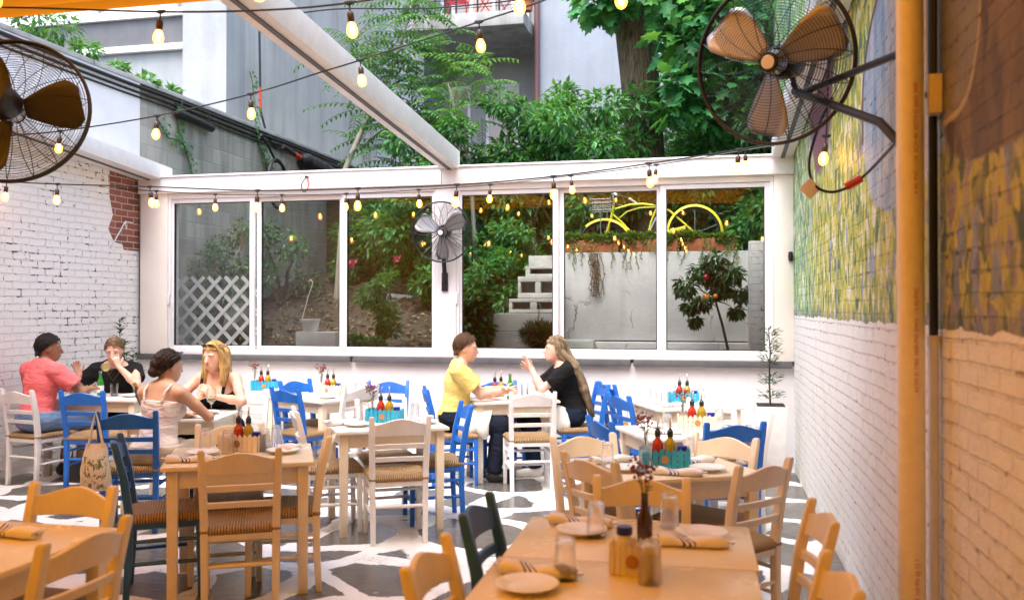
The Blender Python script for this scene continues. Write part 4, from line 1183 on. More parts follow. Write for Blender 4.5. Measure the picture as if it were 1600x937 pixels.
# ---------------------------------------------------------------- taverna chairs
def make_chair(kind):
    pm = M[kind]
    t = thing('taverna_chair', 'x', 'chair')
    H = .885
    for s in (-1, 1):
        MB().sweep([(s * .178, -.20, 0), (s * .18, -.186, .25), (s * .182, -.184, .47), (s * .188, -.212, .68), (s * .194, -.258, H - .012), (s * .194, -.262, H)],
                   [.034, .038, .040, .040, .036, .026], [.034, .040, .044, .042, .034, .024]).build('back_leg', pm, t, bev=.005)
        MB().sweep([(s * .192, .19, 0), (s * .192, .188, .2), (s * .192, .185, .425)], [.032, .036, .040], [.032, .036, .040]).build('front_leg', pm, t, bev=.005)
        # side stretchers
        for z in (.20, .325):
            MB().tube([(s * .180, -.19, z), (s * .187, 0, z + .004), (s * .192, .186, z)], [.010, .013, .010], 8).build('stretcher', pm, t)
    for z in (.17, .30):
        MB().tube([(-.19, .188, z), (0, .188, z), (.19, .188, z)], [.010, .013, .010], 8).build('stretcher', pm, t)
    MB().tube([(-.18, -.190, .26), (0, -.190, .26), (.18, -.190, .26)], [.010, .013, .010], 8).build('stretcher', pm, t)
    # seat frame
    mb = MB()
    mb.box((0, .186, .415), (.345, .024, .042)); mb.box((0, -.186, .415), (.325, .024, .042))
    for s in (-1, 1): mb.box((s * .186, 0, .415), (.024, .332, .042))
    mb.build('seat_frame', pm, t, bev=.004)
    # rush seat: rolled edges, slightly dished
    vs = []; fs = []; n = 18
    for j in range(n + 1):
        for i in range(n + 1):
            a, b = -1 + 2 * i / n, -1 + 2 * j / n
            wx = .214 - .012 * (1 - b) / 2
            e = max(abs(a), abs(b))
            z = .478 - .016 * (1 - e ** 2) + .008 * abs(a) * (1 - abs(b)) - (.022 * max(0, (e - .86) / .14) ** 2)
            vs.append((a * wx, b * .208 + .003, z))
    for j in range(n):
        for i in range(n):
            k = j * (n + 1) + i; fs.append((k, k + 1, k + n + 2, k + n + 1))
    ring = [j for j in range(n + 1)] + [(j + 1) * (n + 1) - 1 for j in range(1, n + 1)] + [n * (n + 1) + i for i in range(n - 1, -1, -1)] + [j * (n + 1) for j in range(n - 1, 0, -1)]
    m0 = len(vs)
    for z, k in ((.446, 1.02), (.428, .97)):
        for q in ring: vs.append((vs[q][0] * k, vs[q][1] * k, z))
    L = len(ring)
    for q in range(L):
        r = (q + 1) % L
        fs.append((ring[q], ring[r], m0 + r, m0 + q)); fs.append((m0 + q, m0 + r, m0 + L + r, m0 + L + q))
    fs.append(tuple(m0 + L + q for q in range(L)))
    MB().add(vs, fs).build('seat', M['rush'], t, ang=75)
    # bowed top rail and slats
    def slat(name, zb, zt, depth, arch, y0):
        vs = []; fs = []; n = 16
        for i in range(n + 1):
            a = -1 + 2 * i / n; x = a * .180
            y = y0 - depth * (1 - a * a)
            top = zt + arch * (math.cos(a * math.pi) * .5 + .5) ** .8
            zl = zb + .006 * (1 - a * a)
            for yy, z in ((-.010, zl), (.010, zl), (.010, top), (-.010, top)):
                vs.append((x, y + yy - (z - zb) * .22, z))
        for i in range(n):
            for k in range(4):
                l = (k + 1) % 4; fs.append((i * 4 + k, i * 4 + l, i * 4 + 4 + l, i * 4 + 4 + k))
        fs += [(3, 2, 1, 0), tuple(n * 4 + k for k in range(4))]
        MB().add(vs, fs).build(name, pm, t, bev=.003, bseg=1)
    slat('top_rail', .748, .828, .030, .040, -.232)
    slat('slat', .655, .692, .026, .004, -.212)
    slat('slat', .566, .602, .022, .004, -.197)
    return t
CH = []   # (kind, back top x, y, facing deg, label)
def chair(kind, p, deg, label, sink=.26):
    a = R(deg)
    x, y = p[0] - math.sin(a) * sink, p[1] + math.cos(a) * sink
    grp = {'cream': 'cream taverna chairs', 'white': 'white taverna chairs', 'blue': 'blue taverna chairs', 'navy': 'blue taverna chairs'}[kind]
    o = inst('chair_' + kind, lambda: make_chair(kind), (x, y, 0), a, label, grp)
    return o
def cz(u, v):
    """place of a chair back from the direction of its top (height .885)"""
    Z = (EYE - .885) * FPX / (v - 480); k = (u - 800) / FPX
    return ((CF[0] + k * CR[0]) * Z, (CF[1] + k * CR[1]) * Z)
chair('cream', cz(376, 700), 28, 'big tan looking chair, back to the viewer, in front of the cream table')
chair('white', cz(626, 649), 27, 'white chair, back to the viewer, in front of the middle table with teal caddy')
chair('blue', cz(729, 628), 117, 'bright blue chair side on at the right end of the middle white table')
chair('white', (-2.62, 6.85), 211, 'white chair facing the viewer on the far side of the middle white table')
chair('blue', cz(607, 593), 195, 'blue chair backing onto the window wall left of the yellow shirt man')
chair('blue', cz(665, 604), -68, 'blue chair that the man in the yellow shirt sits on')
chair('white', cz(833, 611), 20, 'white chair with its back to the viewer at the table of the talking couple')
chair('blue', (-2.12, 8.78), 204, 'blue chair on the far side of the table of the talking couple')
chair('blue', (-1.03, 8.72), 114, 'blue chair that the long haired woman in black sits on')
chair('blue', cz(948, 597), -62, 'blue chair just behind the long haired woman, nearer the window wall')
chair('blue', cz(966, 614), -58, 'blue chair overlapping the one behind the long haired woman, its top rail wide')
chair('blue', cz(936, 652), -60, 'blue chair at the left side of the white table behind the teal caddy table')
chair('white', cz(1110, 619), 205, 'white chair facing the viewer beyond the small cream caddy on the right')
chair('white', cz(1163, 607), 118, 'white chair near the tall planter at the rear right table')
chair('white', (-.62, 8.86), 200, 'white chair backing onto the window wall at the rear right table')
chair('blue', cz(1149, 658), 22, 'blue chair with its back to the viewer between the right hand tables')
chair('cream', cz(1133, 678), 150, 'cream chair at the far right corner of the table with the big teal caddy')
chair('cream', cz(911, 677), 215, 'cream chair at the far left corner of the table with the big teal caddy')
chair('cream', cz(919, 711), -42, 'tan looking chair at the near left corner of the table with the big teal caddy')
chair('cream', cz(1002, 742), 184, 'tan looking chair facing the viewer at the far end of the front table')
chair('cream', cz(1195, 719), 50, 'tan looking chair by the mural wall at the right side of the teal caddy table')
chair('cream', (.40, 3.43), 95, 'tan looking chair seen edge on by the mural wall, farther of two')
chair('cream', (.36, 2.66), 95, 'tan looking chair seen edge on by the mural wall, nearer of two')
chair('cream', (-.845, 2.60), -90, 'tan looking chair left of the front table, cut by the bottom edge')
chair('navy', (-.865, 3.27), -90, 'very dark blue chair left of the front table with dried flowers')
chair('cream', cz(117, 754), 178, 'tan looking chair facing the viewer at the far side of the bottom left table')
chair('cream', (-2.03, 2.60), 88, 'tan looking chair with slatted back at the right side of the bottom left table')
chair('navy', cz(184, 682), -58, 'dark blue chair side on at the left end of the cream table')
chair('cream', cz(515, 673), 115, 'cream chair side on at the right end of the cream table')
chair('cream', cz(360, 660), 207, 'cream chair facing the viewer on the far side of the cream table')
chair('white', cz(461, 637), -60, 'white chair at the left end of the middle white table')
chair('blue', cz(445, 605), -25, 'blue chair with its back to the viewer right of the blonde woman')
chair('blue', cz(461, 592), -112, 'blue chair near the window wall right of the blonde woman, mostly behind another')
chair('white', (-4.10, 7.34), 195, 'white chair that the blonde woman sits on')
chair('white', (-3.20, 7.86), 62, 'white chair at the right end of the table with the small bottle caddy')
chair('white', cz(26, 607), -10, 'white chair that the man in the pink shirt sits on')
chair('blue', cz(128, 609), 8, 'empty blue chair beside the man in the pink shirt')
chair('blue', cz(199, 641), 22, 'blue chair with a tote bag that the dark haired woman sits on')
chair('white', cz(1187, 638), 112, 'white chair in front of the tall planter by the mural wall')
chair('white', (-6.12, 8.36), 205, 'white chair that the man in the black shirt sits on')

# ---------------------------------------------------------------- tables
TH = .75
def make_table(w, d, top='table'):
    t = thing('taverna_table', 'x', 'table')
    MB().box((0, 0, TH - .0125), (w, d, .025)).build('table_top', M[top], t, bev=.006)
    mb = MB(); ix, iy = w / 2 - .06, d / 2 - .06
    mb.box((0, -iy, TH - .0755), (2 * ix - .062, .022, .10)); mb.box((0, iy, TH - .0755), (2 * ix - .062, .022, .10))
    mb.box((-ix, 0, TH - .0755), (.022, 2 * iy - .062, .10)); mb.box((ix, 0, TH - .0755), (.022, 2 * iy - .062, .10))
    mb.build('apron', M['cream'], t, bev=.003)
    for sx in (-1, 1):
        for sy in (-1, 1):
            MB().sweep([(sx * ix, sy * iy, 0), (sx * ix, sy * iy, TH - .0255)], [.052, .060], [.052, .060]).build('leg', M['cream'], t, bev=.004)
    return t
TABLES = {}
def table(key, c, deg, label, w=.82, d=.72):
    TABLES[key] = (Vector((c[0], c[1], TH + .001)), R(deg))
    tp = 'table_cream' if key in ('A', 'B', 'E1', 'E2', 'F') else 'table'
    inst(('table', w, d, tp), lambda: make_table(w, d, tp), (c[0], c[1], 0), R(deg), label, 'painted taverna tables')
def mid(fl, fr, d):
    """centre of a table from its two near corners"""
    v = Vector(fr) - Vector(fl); n = Vector((-v.y, v.x)).normalized()
    return (Vector(fl) + Vector(fr)) / 2 + n * d / 2, math.degrees(math.atan2(v.y, v.x))
cB, aB = mid((-2.92, 4.31), (-2.19, 4.68), .72)
cC, aC = mid((-2.55, 5.82), (-1.863, 6.25), .72)
cD, aD = mid((-2.118, 7.91), (-1.371, 8.25), .72)
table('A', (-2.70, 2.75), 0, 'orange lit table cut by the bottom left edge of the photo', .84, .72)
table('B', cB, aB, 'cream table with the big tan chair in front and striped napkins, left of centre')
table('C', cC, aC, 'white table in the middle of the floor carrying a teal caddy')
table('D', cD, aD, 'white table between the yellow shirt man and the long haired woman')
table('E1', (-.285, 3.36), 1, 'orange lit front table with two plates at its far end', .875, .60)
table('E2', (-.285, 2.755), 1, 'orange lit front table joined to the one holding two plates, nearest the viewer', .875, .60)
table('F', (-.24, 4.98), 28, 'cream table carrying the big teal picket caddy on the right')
table('G', (-.17, 6.43), 25, 'white table behind the one with the big teal caddy')
table('H', (-.22, 8.22), 24, 'rear white table by the tall planter under the window ledge')
table('I', (-5.82, 7.69), 4, 'white table between the pink shirt man and the black shirt man', 1.0, .58)
table('J', (-4.22, 6.52), 12, 'white table between the dark haired woman and the blonde woman', .80, .66)
table('K', (-4.72, 8.62), 0, 'rear white table with a teal caddy behind the blonde woman')
table('L', (-3.72, 8.18), -27, 'white table with a small bottle caddy and blue chairs, left of centre')

# ---------------------------------------------------------------- table ware
def tpos(key, x, y, z=0):
    c, a = TABLES[key]
    return Vector((c.x + x * math.cos(a) - y * math.sin(a), c.y + x * math.sin(a) + y * math.cos(a), c.z + z))
def mk_plate():
    t = thing('plate', 'x', 'plate'); t.scale = (.80, .80, .9)
    MB().lathe([(0, .006), (.072, .006), (.085, .010), (.118, .022), (.125, .024), (.124, .027), (.116, .026), (.084, .015), (.070, .011), (0, .011)], 40).build('dish', M['ceramic'], t)
    MB().lathe([(.068, 0), (.072, .0), (.073, .0058), (.066, .0058)], 30).build('foot_ring', M['ceramic'], t)
    return t
def mk_tumbler():
    t = thing('tumbler', 'x', 'glass')
    MB().lathe([(.038, 0), (.0385, .002), (.036, .06), (.031, .13), (.030, .134), (.026, .136), (.012, .132), (0, .131), (0, .118), (.026, .119), (.0285, .115), (.033, .06), (.0355, .002), (.0365, 0)], 24).build('glass_body', M['glass'], t, ang=60)
    return t
def mk_napkin():
    t = thing('napkin', 'x', 'napkin')
    vs = []; fs = []; n, k = 14, 12
    for i in range(n + 1):
        a = i / n; x = -.125 + .25 * a
        w = .034 + .010 * math.sin(a * 3.1) + .005 * math.sin(a * 17); hgt = .017 + .004 * math.sin(a * 9 + 1)
        for q in range(k):
            th = 2 * math.pi * q / k
            cx, sx = math.cos(th), math.sin(th)
            vs.append((x + .004 * math.sin(q * 2 + i), math.copysign(abs(cx) ** .7, cx) * w + .006 * math.sin(a * 6), hgt + math.copysign(abs(sx) ** .8, sx) * hgt))
    for i in range(n):
        for q in range(k):
            l = (q + 1) % k; fs.append((i * k + q, i * k + l, i * k + k + l, i * k + k + q))
    fs += [tuple(range(k))[::-1], tuple(n * k + q for q in range(k))]
    MB().add(vs, fs).build('cloth', M['napkin'], t, ang=60)
    MB().tube([(-.155, .008, .022), (-.10, .006, .018), (.0, .004, .018)], [.006, .005, .003], 8).build('fork_handle', M['steel'], t)
    MB().tube([(.10, -.006, .018), (.150, -.010, .020)], [.004, .007], 8).build('knife_handle', M['steel'], t)
    return t
def mk_caddy(mat, w=.27, d=.13, h=.105):
    def f():
        t = thing('picket_caddy', 'x', 'caddy')
        MB().box((0, 0, .006), (w - .012, d - .012, .012)).build('tray', M[mat], t)
        def fence(n, L, fn):
            mb = MB(); s = L / n; r = random.Random(n)
            for i in range(n):
                a = -L / 2 + s * i + s * .08; b = a + s * .84; m_ = (a + b) / 2; hh = h * r.uniform(.96, 1.03)
                mb.prism([(a, 0), (b, 0), (b, hh * .84), (m_, hh), (a, hh * .84)], fn)
            return mb
        for sg in (-1, 1):
            mb = fence(8, w, lambda a, z, q: (a, sg * (d / 2 - .003 + .006 * q), z)); mb.box((0, sg * (d / 2 - .007), h * .35), (w - .01, .006, .014)); mb.box((0, sg * (d / 2 - .007), h * .66), (w - .01, .006, .014))
            mb.build('picket_side', M[mat], t)
            mb = fence(4, d - .02, lambda a, z, q: (sg * (w / 2 - .003 + .006 * q), a, z)); mb.box((sg * (w / 2 - .007), 0, h * .35), (.006, d - .03, .014))
            mb.build('picket_end', M[mat], t)
        MB().lathe([(0, 0), (.022, 0), (.022, .003), (0, .003)], 16, Matrix.Translation((0, -d / 2 - .004, h * .45)) @ Matrix.Rotation(R(90), 4, 'X')).build('round_tag', M['cork'], t)
        return t
    return f
def mk_bottle(liq):
    def f():
        t = thing('pourer_bottle', 'x', 'bottle')
        MB().lathe([(0, 0), (.029, 0), (.031, .004), (.031, .105), (.027, .122), (.015, .138), (.0125, .15), (.0125, .178), (0, .178)], 20).build('bottle_body', M[liq], t)
        MB().lathe([(.0155, .150), (.0165, .152), (.0165, .180), (.010, .188), (.007, .196), (0, .196)], 14).build('stopper', M['pourer'], t)
        MB().tube([(0, 0, .195), (.001, 0, .222), (.010, 0, .244), (.016, 0, .252)], [.0055, .005, .0045, .004], 8).build('spout', M['steel'], t)
        return t
    return f
def mk_jar():
    t = thing('salt_jar', 'x', 'jar')
    MB().lathe([(0, 0), (.026, 0), (.028, .004), (.028, .062), (.022, .076), (.022, .080), (0, .080)], 18).build('jar_body', M['salt'], t)
    MB().lathe([(.0255, .078), (.0265, .080), (.0265, .100), (.024, .104), (0, .104)], 18).build('lid', M['bluecap'], t)
    return t
def mk_vase(flower, h=.16, body='glass'):
    def f():
        t = thing('bud_vase', 'x', 'vase')
        MB().lathe([(0, 0), (.026, 0), (.028, .005), (.028, h * .5), (.014, h * .68), (.012, h * .95), (.014, h), (.010, h), (.010, h * .7), (0, h * .69)], 18).build('vase_body', M[body], t)
        mb = MB(); fl = MB(); r = random.Random(5)
        for k in range(6):
            a = r.uniform(0, 6.28); q = r.uniform(.02, .06); hh = h + r.uniform(.05, .12)
            tip = Vector((q * math.cos(a), q * math.sin(a), hh))
            mb.tube([(0, 0, h * .6), (tip.x * .3, tip.y * .3, h + .02), tip], .0016, 5)
            for i in range(9): leaf_quads(fl, tip + rv(r) * .016, rv(r), rv(r), .020, .016)
        for k in range(6):
            a = r.uniform(0, 6.28); leaf_quads(mb, Vector((0, 0, h + .01 * k)), Vector((math.cos(a), math.sin(a), .5)), Vector((0, 0, 1)), .04, .015)
        mb.build('stems', M['stem'], t, smooth=False); fl.build('flower', M[flower], t, smooth=False)
        return t
    return f
def mk_wineglass():
    t = thing('wine_glass', 'x', 'glass')
    MB().lathe([(.034, 0), (.034, .003), (.006, .006), (.004, .02), (.004, .085), (.012, .095), (.032, .118), (.041, .150), (.040, .180), (.034, .215), (.0325, .215), (.038, .180), (.039, .150), (.030, .120), (0, .098)], 24).build('bowl', M['glass'], t, ang=60)
    MB().lathe([(0, .099), (.029, .121), (.0365, .142), (0, .142)], 20).build('drink', M['wine'], t)
    return t
def put(key, kind, maker, tb, x, y, ang, label, group=None, z=0):
    c, a = TABLES[tb]
    return inst(kind, maker, tpos(tb, x, y, z), a + R(ang), label, group)
NAP, PLT, TMB = 'rolled napkins with blue stripes', 'white plates on the tables', 'upturned clear tumblers'
def setting(tb, what, x, y, ang, label):
    if what == 'n': put(0, 'napkin', mk_napkin, tb, x, y, ang, label, NAP)
    if what == 'p': put(0, 'plate', mk_plate, tb, x, y, ang, label, PLT)
    if what == 't': put(0, 'tumbler', mk_tumbler, tb, x, y, ang, label, TMB)
def caddy_set(tb, x, y, ang, mat, where, flower='driedred', jar=True, third=True, salt_front=False):
    a = R(ang)
    def off(dx, dy): return x + dx * math.cos(a) - dy * math.sin(a), y + dx * math.sin(a) + dy * math.cos(a)
    put(0, 'caddy_' + mat, mk_caddy(mat), tb, x, y, ang, ('teal' if mat == 'teal' else 'cream') + ' picket fence caddy ' + where, 'picket fence caddies')
    q = off(-.035, .01); put(0, 'vinegar', mk_bottle('vinegar'), tb, q[0], q[1], 20, 'red vinegar bottle with black pourer ' + where, 'vinegar bottles', .0125)
    q = off(.033, .01); put(0, 'oil', mk_bottle('oil'), tb, q[0], q[1], 80, 'olive oil bottle with black pourer ' + where, 'olive oil bottles', .0125)
    if jar:
        q = off(.098, -.01); put(0, 'jar', mk_jar, tb, q[0], q[1], 0, 'salt jar with blue lid ' + where, 'salt jars with blue lids', .0125)
    if third:
        q = off(-.10, .0); put(0, 'vase_' + flower, mk_vase(flower), tb, q[0], q[1], 0, 'small glass vase with dried sprig ' + where, 'bud vases', .0125)
# F: the big teal caddy
caddy_set('F', -.02, -.02, -22, 'teal', 'on the table of the big teal caddy')
setting('F', 't', -.19, -.15, 0, 'upturned tumbler in front of the big teal caddy')
setting('F', 't', .20, .12, 0, 'upturned tumbler at the right end of the big teal caddy')
setting('F', 't', -.33, .04, 0, 'upturned tumbler at the left edge of the teal caddy table')
setting('F', 'n', .18, .02, 12, 'white napkin right of the big teal caddy')
setting('F', 'n', -.06, -.27, -30, 'white napkin at the front edge of the big teal caddy table')
setting('F', 'n', -.26, .17, 12, 'white napkin behind the left tumbler on the teal caddy table')
setting('F', 'p', .15, -.20, 0, 'white plate at the front right of the big teal caddy table')
setting('F', 'p', -.28, -.08, 0, 'white plate at the left of the big teal caddy table')
# G
caddy_set('G', .12, .08, -20, 'fence_cream', 'on the white table behind the big teal caddy table', 'driedred', True, True)
setting('G', 'n', -.22, -.12, -20, 'striped napkin at the near left of the table behind the big teal caddy')
setting('G', 'n', .26, -.16, 10, 'striped napkin at the right of the table behind the big teal caddy')
setting('G', 'p', -.20, .18, 0, 'white plate at the back left of the table behind the big teal caddy')
setting('G', 't', -.12, .06, 0, 'upturned tumbler left of the cream caddy behind the big teal one')
setting('G', 't', .31, .12, 0, 'upturned tumbler right of the cream caddy behind the big teal one')
# H
caddy_set('H', 0, .05, -20, 'teal', 'on the rear table by the tall planter', 'driedred', True, False)
for k, (x, y) in enumerate(((-.2, .0), (-.27, .1), (.2, .12))):
    setting('H', 't', x, y, 0, ('upturned tumbler left of the rear teal caddy by the planter', 'upturned tumbler farthest left on the rear table by the planter', 'upturned tumbler right of the rear teal caddy by the planter')[k])
setting('H', 'n', -.22, -.2, 10, 'white napkin on the left of the rear table by the planter')
setting('H', 'p', .26, -.18, 0, 'white plate on the right of the rear table by the planter')
# C
caddy_set('C', .02, .08, -30, 'teal', 'on the middle white table', 'driedred', True, True)
setting('C', 'p', -.22, -.10, 0, 'white plate on the left of the middle white table')
setting('C', 'n', -.30, .03, 30, 'striped napkin beside the plate on the middle white table')
setting('C', 't', -.16, .21, 0, 'upturned tumbler left of the teal caddy on the middle white table')
setting('C', 't', -.10, .26, 0, 'upturned tumbler behind the teal caddy on the middle white table')
setting('C', 't', .26, .10, 0, 'upturned tumbler right of the teal caddy on the middle white table')
setting('C', 'p', .28, -.12, 0, 'white plate on the right of the middle white table, behind the chair')
setting('C', 'n', .32, .02, 60, 'striped napkin at the right end of the middle white table')
# L
caddy_set('L', -.06, .12, 20, 'fence_cream', 'on the table right of the blonde woman', 'driedred', True, True)
setting('L', 't', .20, .08, 0, 'upturned tumbler beside the cream caddy right of the blonde woman')
setting('L', 't', .28, .20, 0, 'upturned tumbler at the far right of the table with the small cream caddy')
setting('L', 'p', .22, -.14, 0, 'white plate on the table with the small cream caddy right of the blonde woman')
# K
caddy_set('K', .12, .0, 20, 'teal', 'on the rear table behind the blonde woman', 'driedred', True, True)
setting('K', 'p', .30, -.16, 0, 'white plate on the rear table behind the blonde woman')
setting('K', 't', -.06, -.2, 0, 'upturned tumbler on the rear table behind the blonde woman')
# B
caddy_set('B', .0, .16, -28, 'fence_cream', 'on the table behind the big tan chair', 'driedred', True, False)
setting('B', 'n', -.27, -.20, -4, 'striped napkin at the near left corner of the cream table')
setting('B', 'n', .22, .13, -32, 'striped napkin at the right of the cream table beside a plate')
setting('B', 'p', .24, -.01, 0, 'white plate at the right of the cream table')
setting('B', 'p', -.22, .03, 0, 'white plate behind the striped napkin at the left of the cream table')
for k, (x, y, lb) in enumerate(((-.22, .17, 'upturned tumbler left of the cream caddy on the cream table'), (-.08, .05, 'upturned tumbler in front of the cream caddy on the cream table'), (.13, .08, 'upturned tumbler right of the cream caddy on the cream table'), (.20, .24, 'upturned tumbler at the far right of the cream table behind the napkin'))):
    setting('B', 't', x, y, 0, lb)
# A
setting('A', 'p', -.03, .03, 0, 'plate on the bottom left table')
setting('A', 'n', .10, .16, -8, 'orange lit napkin roll behind the plate on the bottom left table')
# E1 / E2
setting('E1', 'p', -.20, .05, 0, 'plate at the far left of the front table')
setting('E1', 'n', -.22, .19, -6, 'napkin roll behind the far left plate of the front table')
setting('E1', 'p', .25, .10, 0, 'plate at the far right of the front table')
setting('E1', 'n', .22, -.04, 4, 'napkin roll before the far right plate of the front table')
setting('E1', 't', -.14, .02, 0, 'upturned tumbler standing before the far left plate of the front table')
setting('E1', 't', .13, .22, 0, 'tall upturned tumbler right of the dried flowers')
setting('E2', 'p', -.27, -.05, 0, 'plate nearest the viewer at the bottom edge of the front table')
setting('E2', 'n', -.26, .10, -6, 'napkin roll behind the nearest plate of the front table')
setting('E2', 't', -.17, .08, 0, 'upturned tumbler beside the nearest napkin roll of the front table')
setting('E2', 't', .10, .09, 0, 'upturned tumbler right of the small cream caddy on the front table')
cad = put(0, 'caddy_small', mk_caddy('fence_cream', .155, .10, .105), 'E2', .045, .20, -6, 'small cream picket caddy nearest the viewer on the front table', 'picket fence caddies')
put(0, 'jar', mk_jar, 'E2', .01, .20, 0, 'salt jar with blue lid in the nearest caddy', 'salt jars with blue lids', .045)
v = put(0, 'dark_vase', mk_vase('driedred', .17, 'brownglass'), 'E1', .045, -.02, 0, 'dark brown bottle vase with dried red flowers on the front table', 'bud vases')
v.scale = (1.05, 1.05, 1.05)
put(0, 'wine_glass', mk_wineglass, 'J', .28, -.10, 0, 'stemmed glass of white wine before the blonde woman', 'wine glasses')
# J
t = put(0, 'upright_tumbler', lambda: None, 'J', 0, 0, 0, 'x') if False else None
def mk_waterglass():
    t = thing('water_glass', 'x', 'glass')
    MB().lathe([(0, 0), (.031, 0), (.033, .004), (.039, .128), (.0375, .128), (.0315, .010), (0, .010)], 22).build('glass_body', M['glass'], t, ang=60)
    MB().lathe([(0, .011), (.0305, .011), (.034, .08), (0, .08)], 18).build('water', M['water'], t)
    return t
put(0, 'water_glass', mk_waterglass, 'J', .02, -.12, 0, 'upright water glass between the dark haired and blonde women', 'water glasses')
put(0, 'water_glass', mk_waterglass, 'I', .10, .00, 0, 'upright water glass before the black shirt man', 'water glasses')
setting('J', 'p', .20, .02, 0, 'plate with flatbread before the blonde woman')
fb = tag(MB().lathe([(0, 0), (.05, .002), (.055, .008), (.03, .013), (0, .012)], 14).build('flatbread', M['food'], ang=70), 'piece of golden flatbread on the plate of the two women', 'bread'); fb.location = tpos('J', .19, .03, .013)
setting('J', 'n', .10, -.26, 60, 'striped napkin hanging at the near corner of the table of the two women')
setting('I', 'p', .30, -.02, 0, 'white plate at the right end of the pink shirt man table')
put(0, 'vinegar', None, 'D', -.13, .10, 0, 'red vinegar bottle with black pourer between the talking couple', 'vinegar bottles')
put(0, 'oil', None, 'D', -.06, .14, 60, 'olive oil bottle with black pourer between the talking couple', 'olive oil bottles')
put(0, 'water_glass', None, 'D', .16, .06, 0, 'glass of water right of the green beer bottle', 'water glasses')
put(0, 'jar', None, 'D', .06, .10, 0, 'salt jar with blue lid between the talking couple', 'salt jars with blue lids')
def mk_beer():
    t = thing('beer_bottle', 'x', 'bottle')
    MB().lathe([(0, 0), (.030, 0), (.032, .004), (.032, .125), (.026, .150), (.015, .178), (.013, .20), (.0135, .238), (0, .238)], 20).build('bottle_body', M['greenglass'], t)
    MB().lathe([(.0326, .03), (.0326, .10)], 20).build('label', M['paper'], t)
    MB().lathe([(.0148, .222), (.0152, .224), (.0152, .240), (0, .242)], 14).build('neck_foil', M['steel'], t)
    return t
put(0, 'beer', mk_beer, 'D', -.02, -.10, 0, 'green beer bottle with a white label held by the yellow shirt man', 'green bottles')
put(0, 'beer', mk_beer, 'I', -.08, .05, 0, 'green bottle standing beside the man in the pink shirt', 'green bottles')
sg = thing('sunglasses', 'dark sunglasses lying on the table of the talking couple', 'sunglasses', tpos('D', .26, .12))
MB().tube([(-.06, 0, .012), (0, .01, .018), (.06, 0, .012)], .006, 6).build('frame', M['black'], sg); MB().tube([(.06, 0, .012), (.05, -.11, .006)], .003, 5).build('temple', M['black'], sg)
bc = thing('leaning_bottle', 'dark wine bottle neck tilted in a cooler behind the blonde woman', 'bottle', tpos('J', -.34, .16))
bc['label'] = 'dark gold topped wine bottle tilted left of the blonde woman'
MB().lathe([(0, 0), (.036, 0), (.037, .16), (.030, .19), (.015, .215), (.014, .265), (0, .265)], 18, (Matrix.Rotation(R(-24), 4, 'Y') @ Matrix.Rotation(R(8), 4, 'X')) ).build('bottle_body', M['brownglass'], bc)
MB().lathe([(.0152, .232), (.0155, .235), (.0155, .268), (0, .268)], 14, (Matrix.Rotation(R(-24), 4, 'Y') @ Matrix.Rotation(R(8), 4, 'X'))).build('foil', plain('gold_foil', (.45, .30, .08), .4, .8), bc)

# ---------------------------------------------------------------- tote bag on the blue chair
def m_tote():
    m = NT('printed_tote_cloth'); o = m.obj(); x, y, z = m.sep(o)
    n = m.noise(o, 26, 4); c = m.mix(n, (.62, .55, .42), (.76, .70, .58))
    pr = m.ramp(m.noise(m.mapping(o, (22, 22, 16)), 1.3, 3, .7), [(.52, 0), (.56, 1)])
    zone = m.math('MULTIPLY', m.math('LESS_THAN', z, -.34), m.math('LESS_THAN', m.math('ABSOLUTE', x), .10))
    pc = m.mix(m.noise(o, 40, 2), (.05, .10, .03), (.25, .24, .10))
    c = m.mix(m.math('MULTIPLY', pr, zone), c, pc)
    return m.done(m.bsdf(c, .9, normal=m.bump(m.noise(o, 90, 2), .4, .003)))
M['tote'] = m_tote()
ow = [o for o in bpy.data.objects if o.get('label', '').startswith('blue chair with a tote bag')][0]
a_ = ow.rotation_euler.z
hp_ = ow.location + Vector((-.195 * math.cos(a_) + .262 * math.sin(a_), -.195 * math.sin(a_) - .262 * math.cos(a_), .875))
tb_ = thing('tote_bag', 'cream printed tote bag hanging from the corner of a blue chair', 'bag', hp_ + Vector((-.0, -.02, 0)), R(30)); tb_.scale = (.72, .8, .88)
vs = []; fs = []; n, k = 10, 16
for i in range(n + 1):
    z = -.24 - .38 * i / n; f = i / n
    wx, wy = .085 + .055 * math.sin(f * 1.9), .020 + .045 * math.sin(f * 2.6)
    for q in range(k):
        th = 2 * math.pi * q / k
        vs.append((wx * math.copysign(abs(math.cos(th)) ** .6, math.cos(th)) + .008 * math.sin(q * 2.3 + i), wy * math.sin(th) + .010 * math.sin(q * 3 + i * .7), z))
for i in range(n):
    for q in range(k):
        l = (q + 1) % k; fs.append((i * k + q, i * k + l, i * k + k + l, i * k + k + q))
fs.append(tuple(n * k + q for q in range(k)))
MB().add(vs, fs).build('bag_body', M['tote'], tb_, ang=80)
for sg_ in (-1, 1):
    mb = MB(); mb.tube([(-.065, sg_ * .02, -.26), (-.03, sg_ * .02, -.10), (0, sg_ * .012, .012), (.03, sg_ * .02, -.10), (.065, sg_ * .02, -.26)], .009, 6); mb.build('handle', M['tote'], tb_)
for i, (p, lb) in enumerate(((( -5.35, 6.75, 0), 'black handbag on the floor under the table of the pink shirt man'),)):
    t = thing('handbag', lb, 'bag', (-5.75, 7.25, 0))
    MB().box((0, 0, .11), (.30, .16, .22), None, 0, (.8, .6)).build('bag_body', M['black'], t, bev=.03, bseg=3)
    MB().tube([(-.09, 0, .21), (-.07, 0, .30), (.07, 0, .30), (.09, 0, .21)], .008, 6).build('handle', M['black'], t)
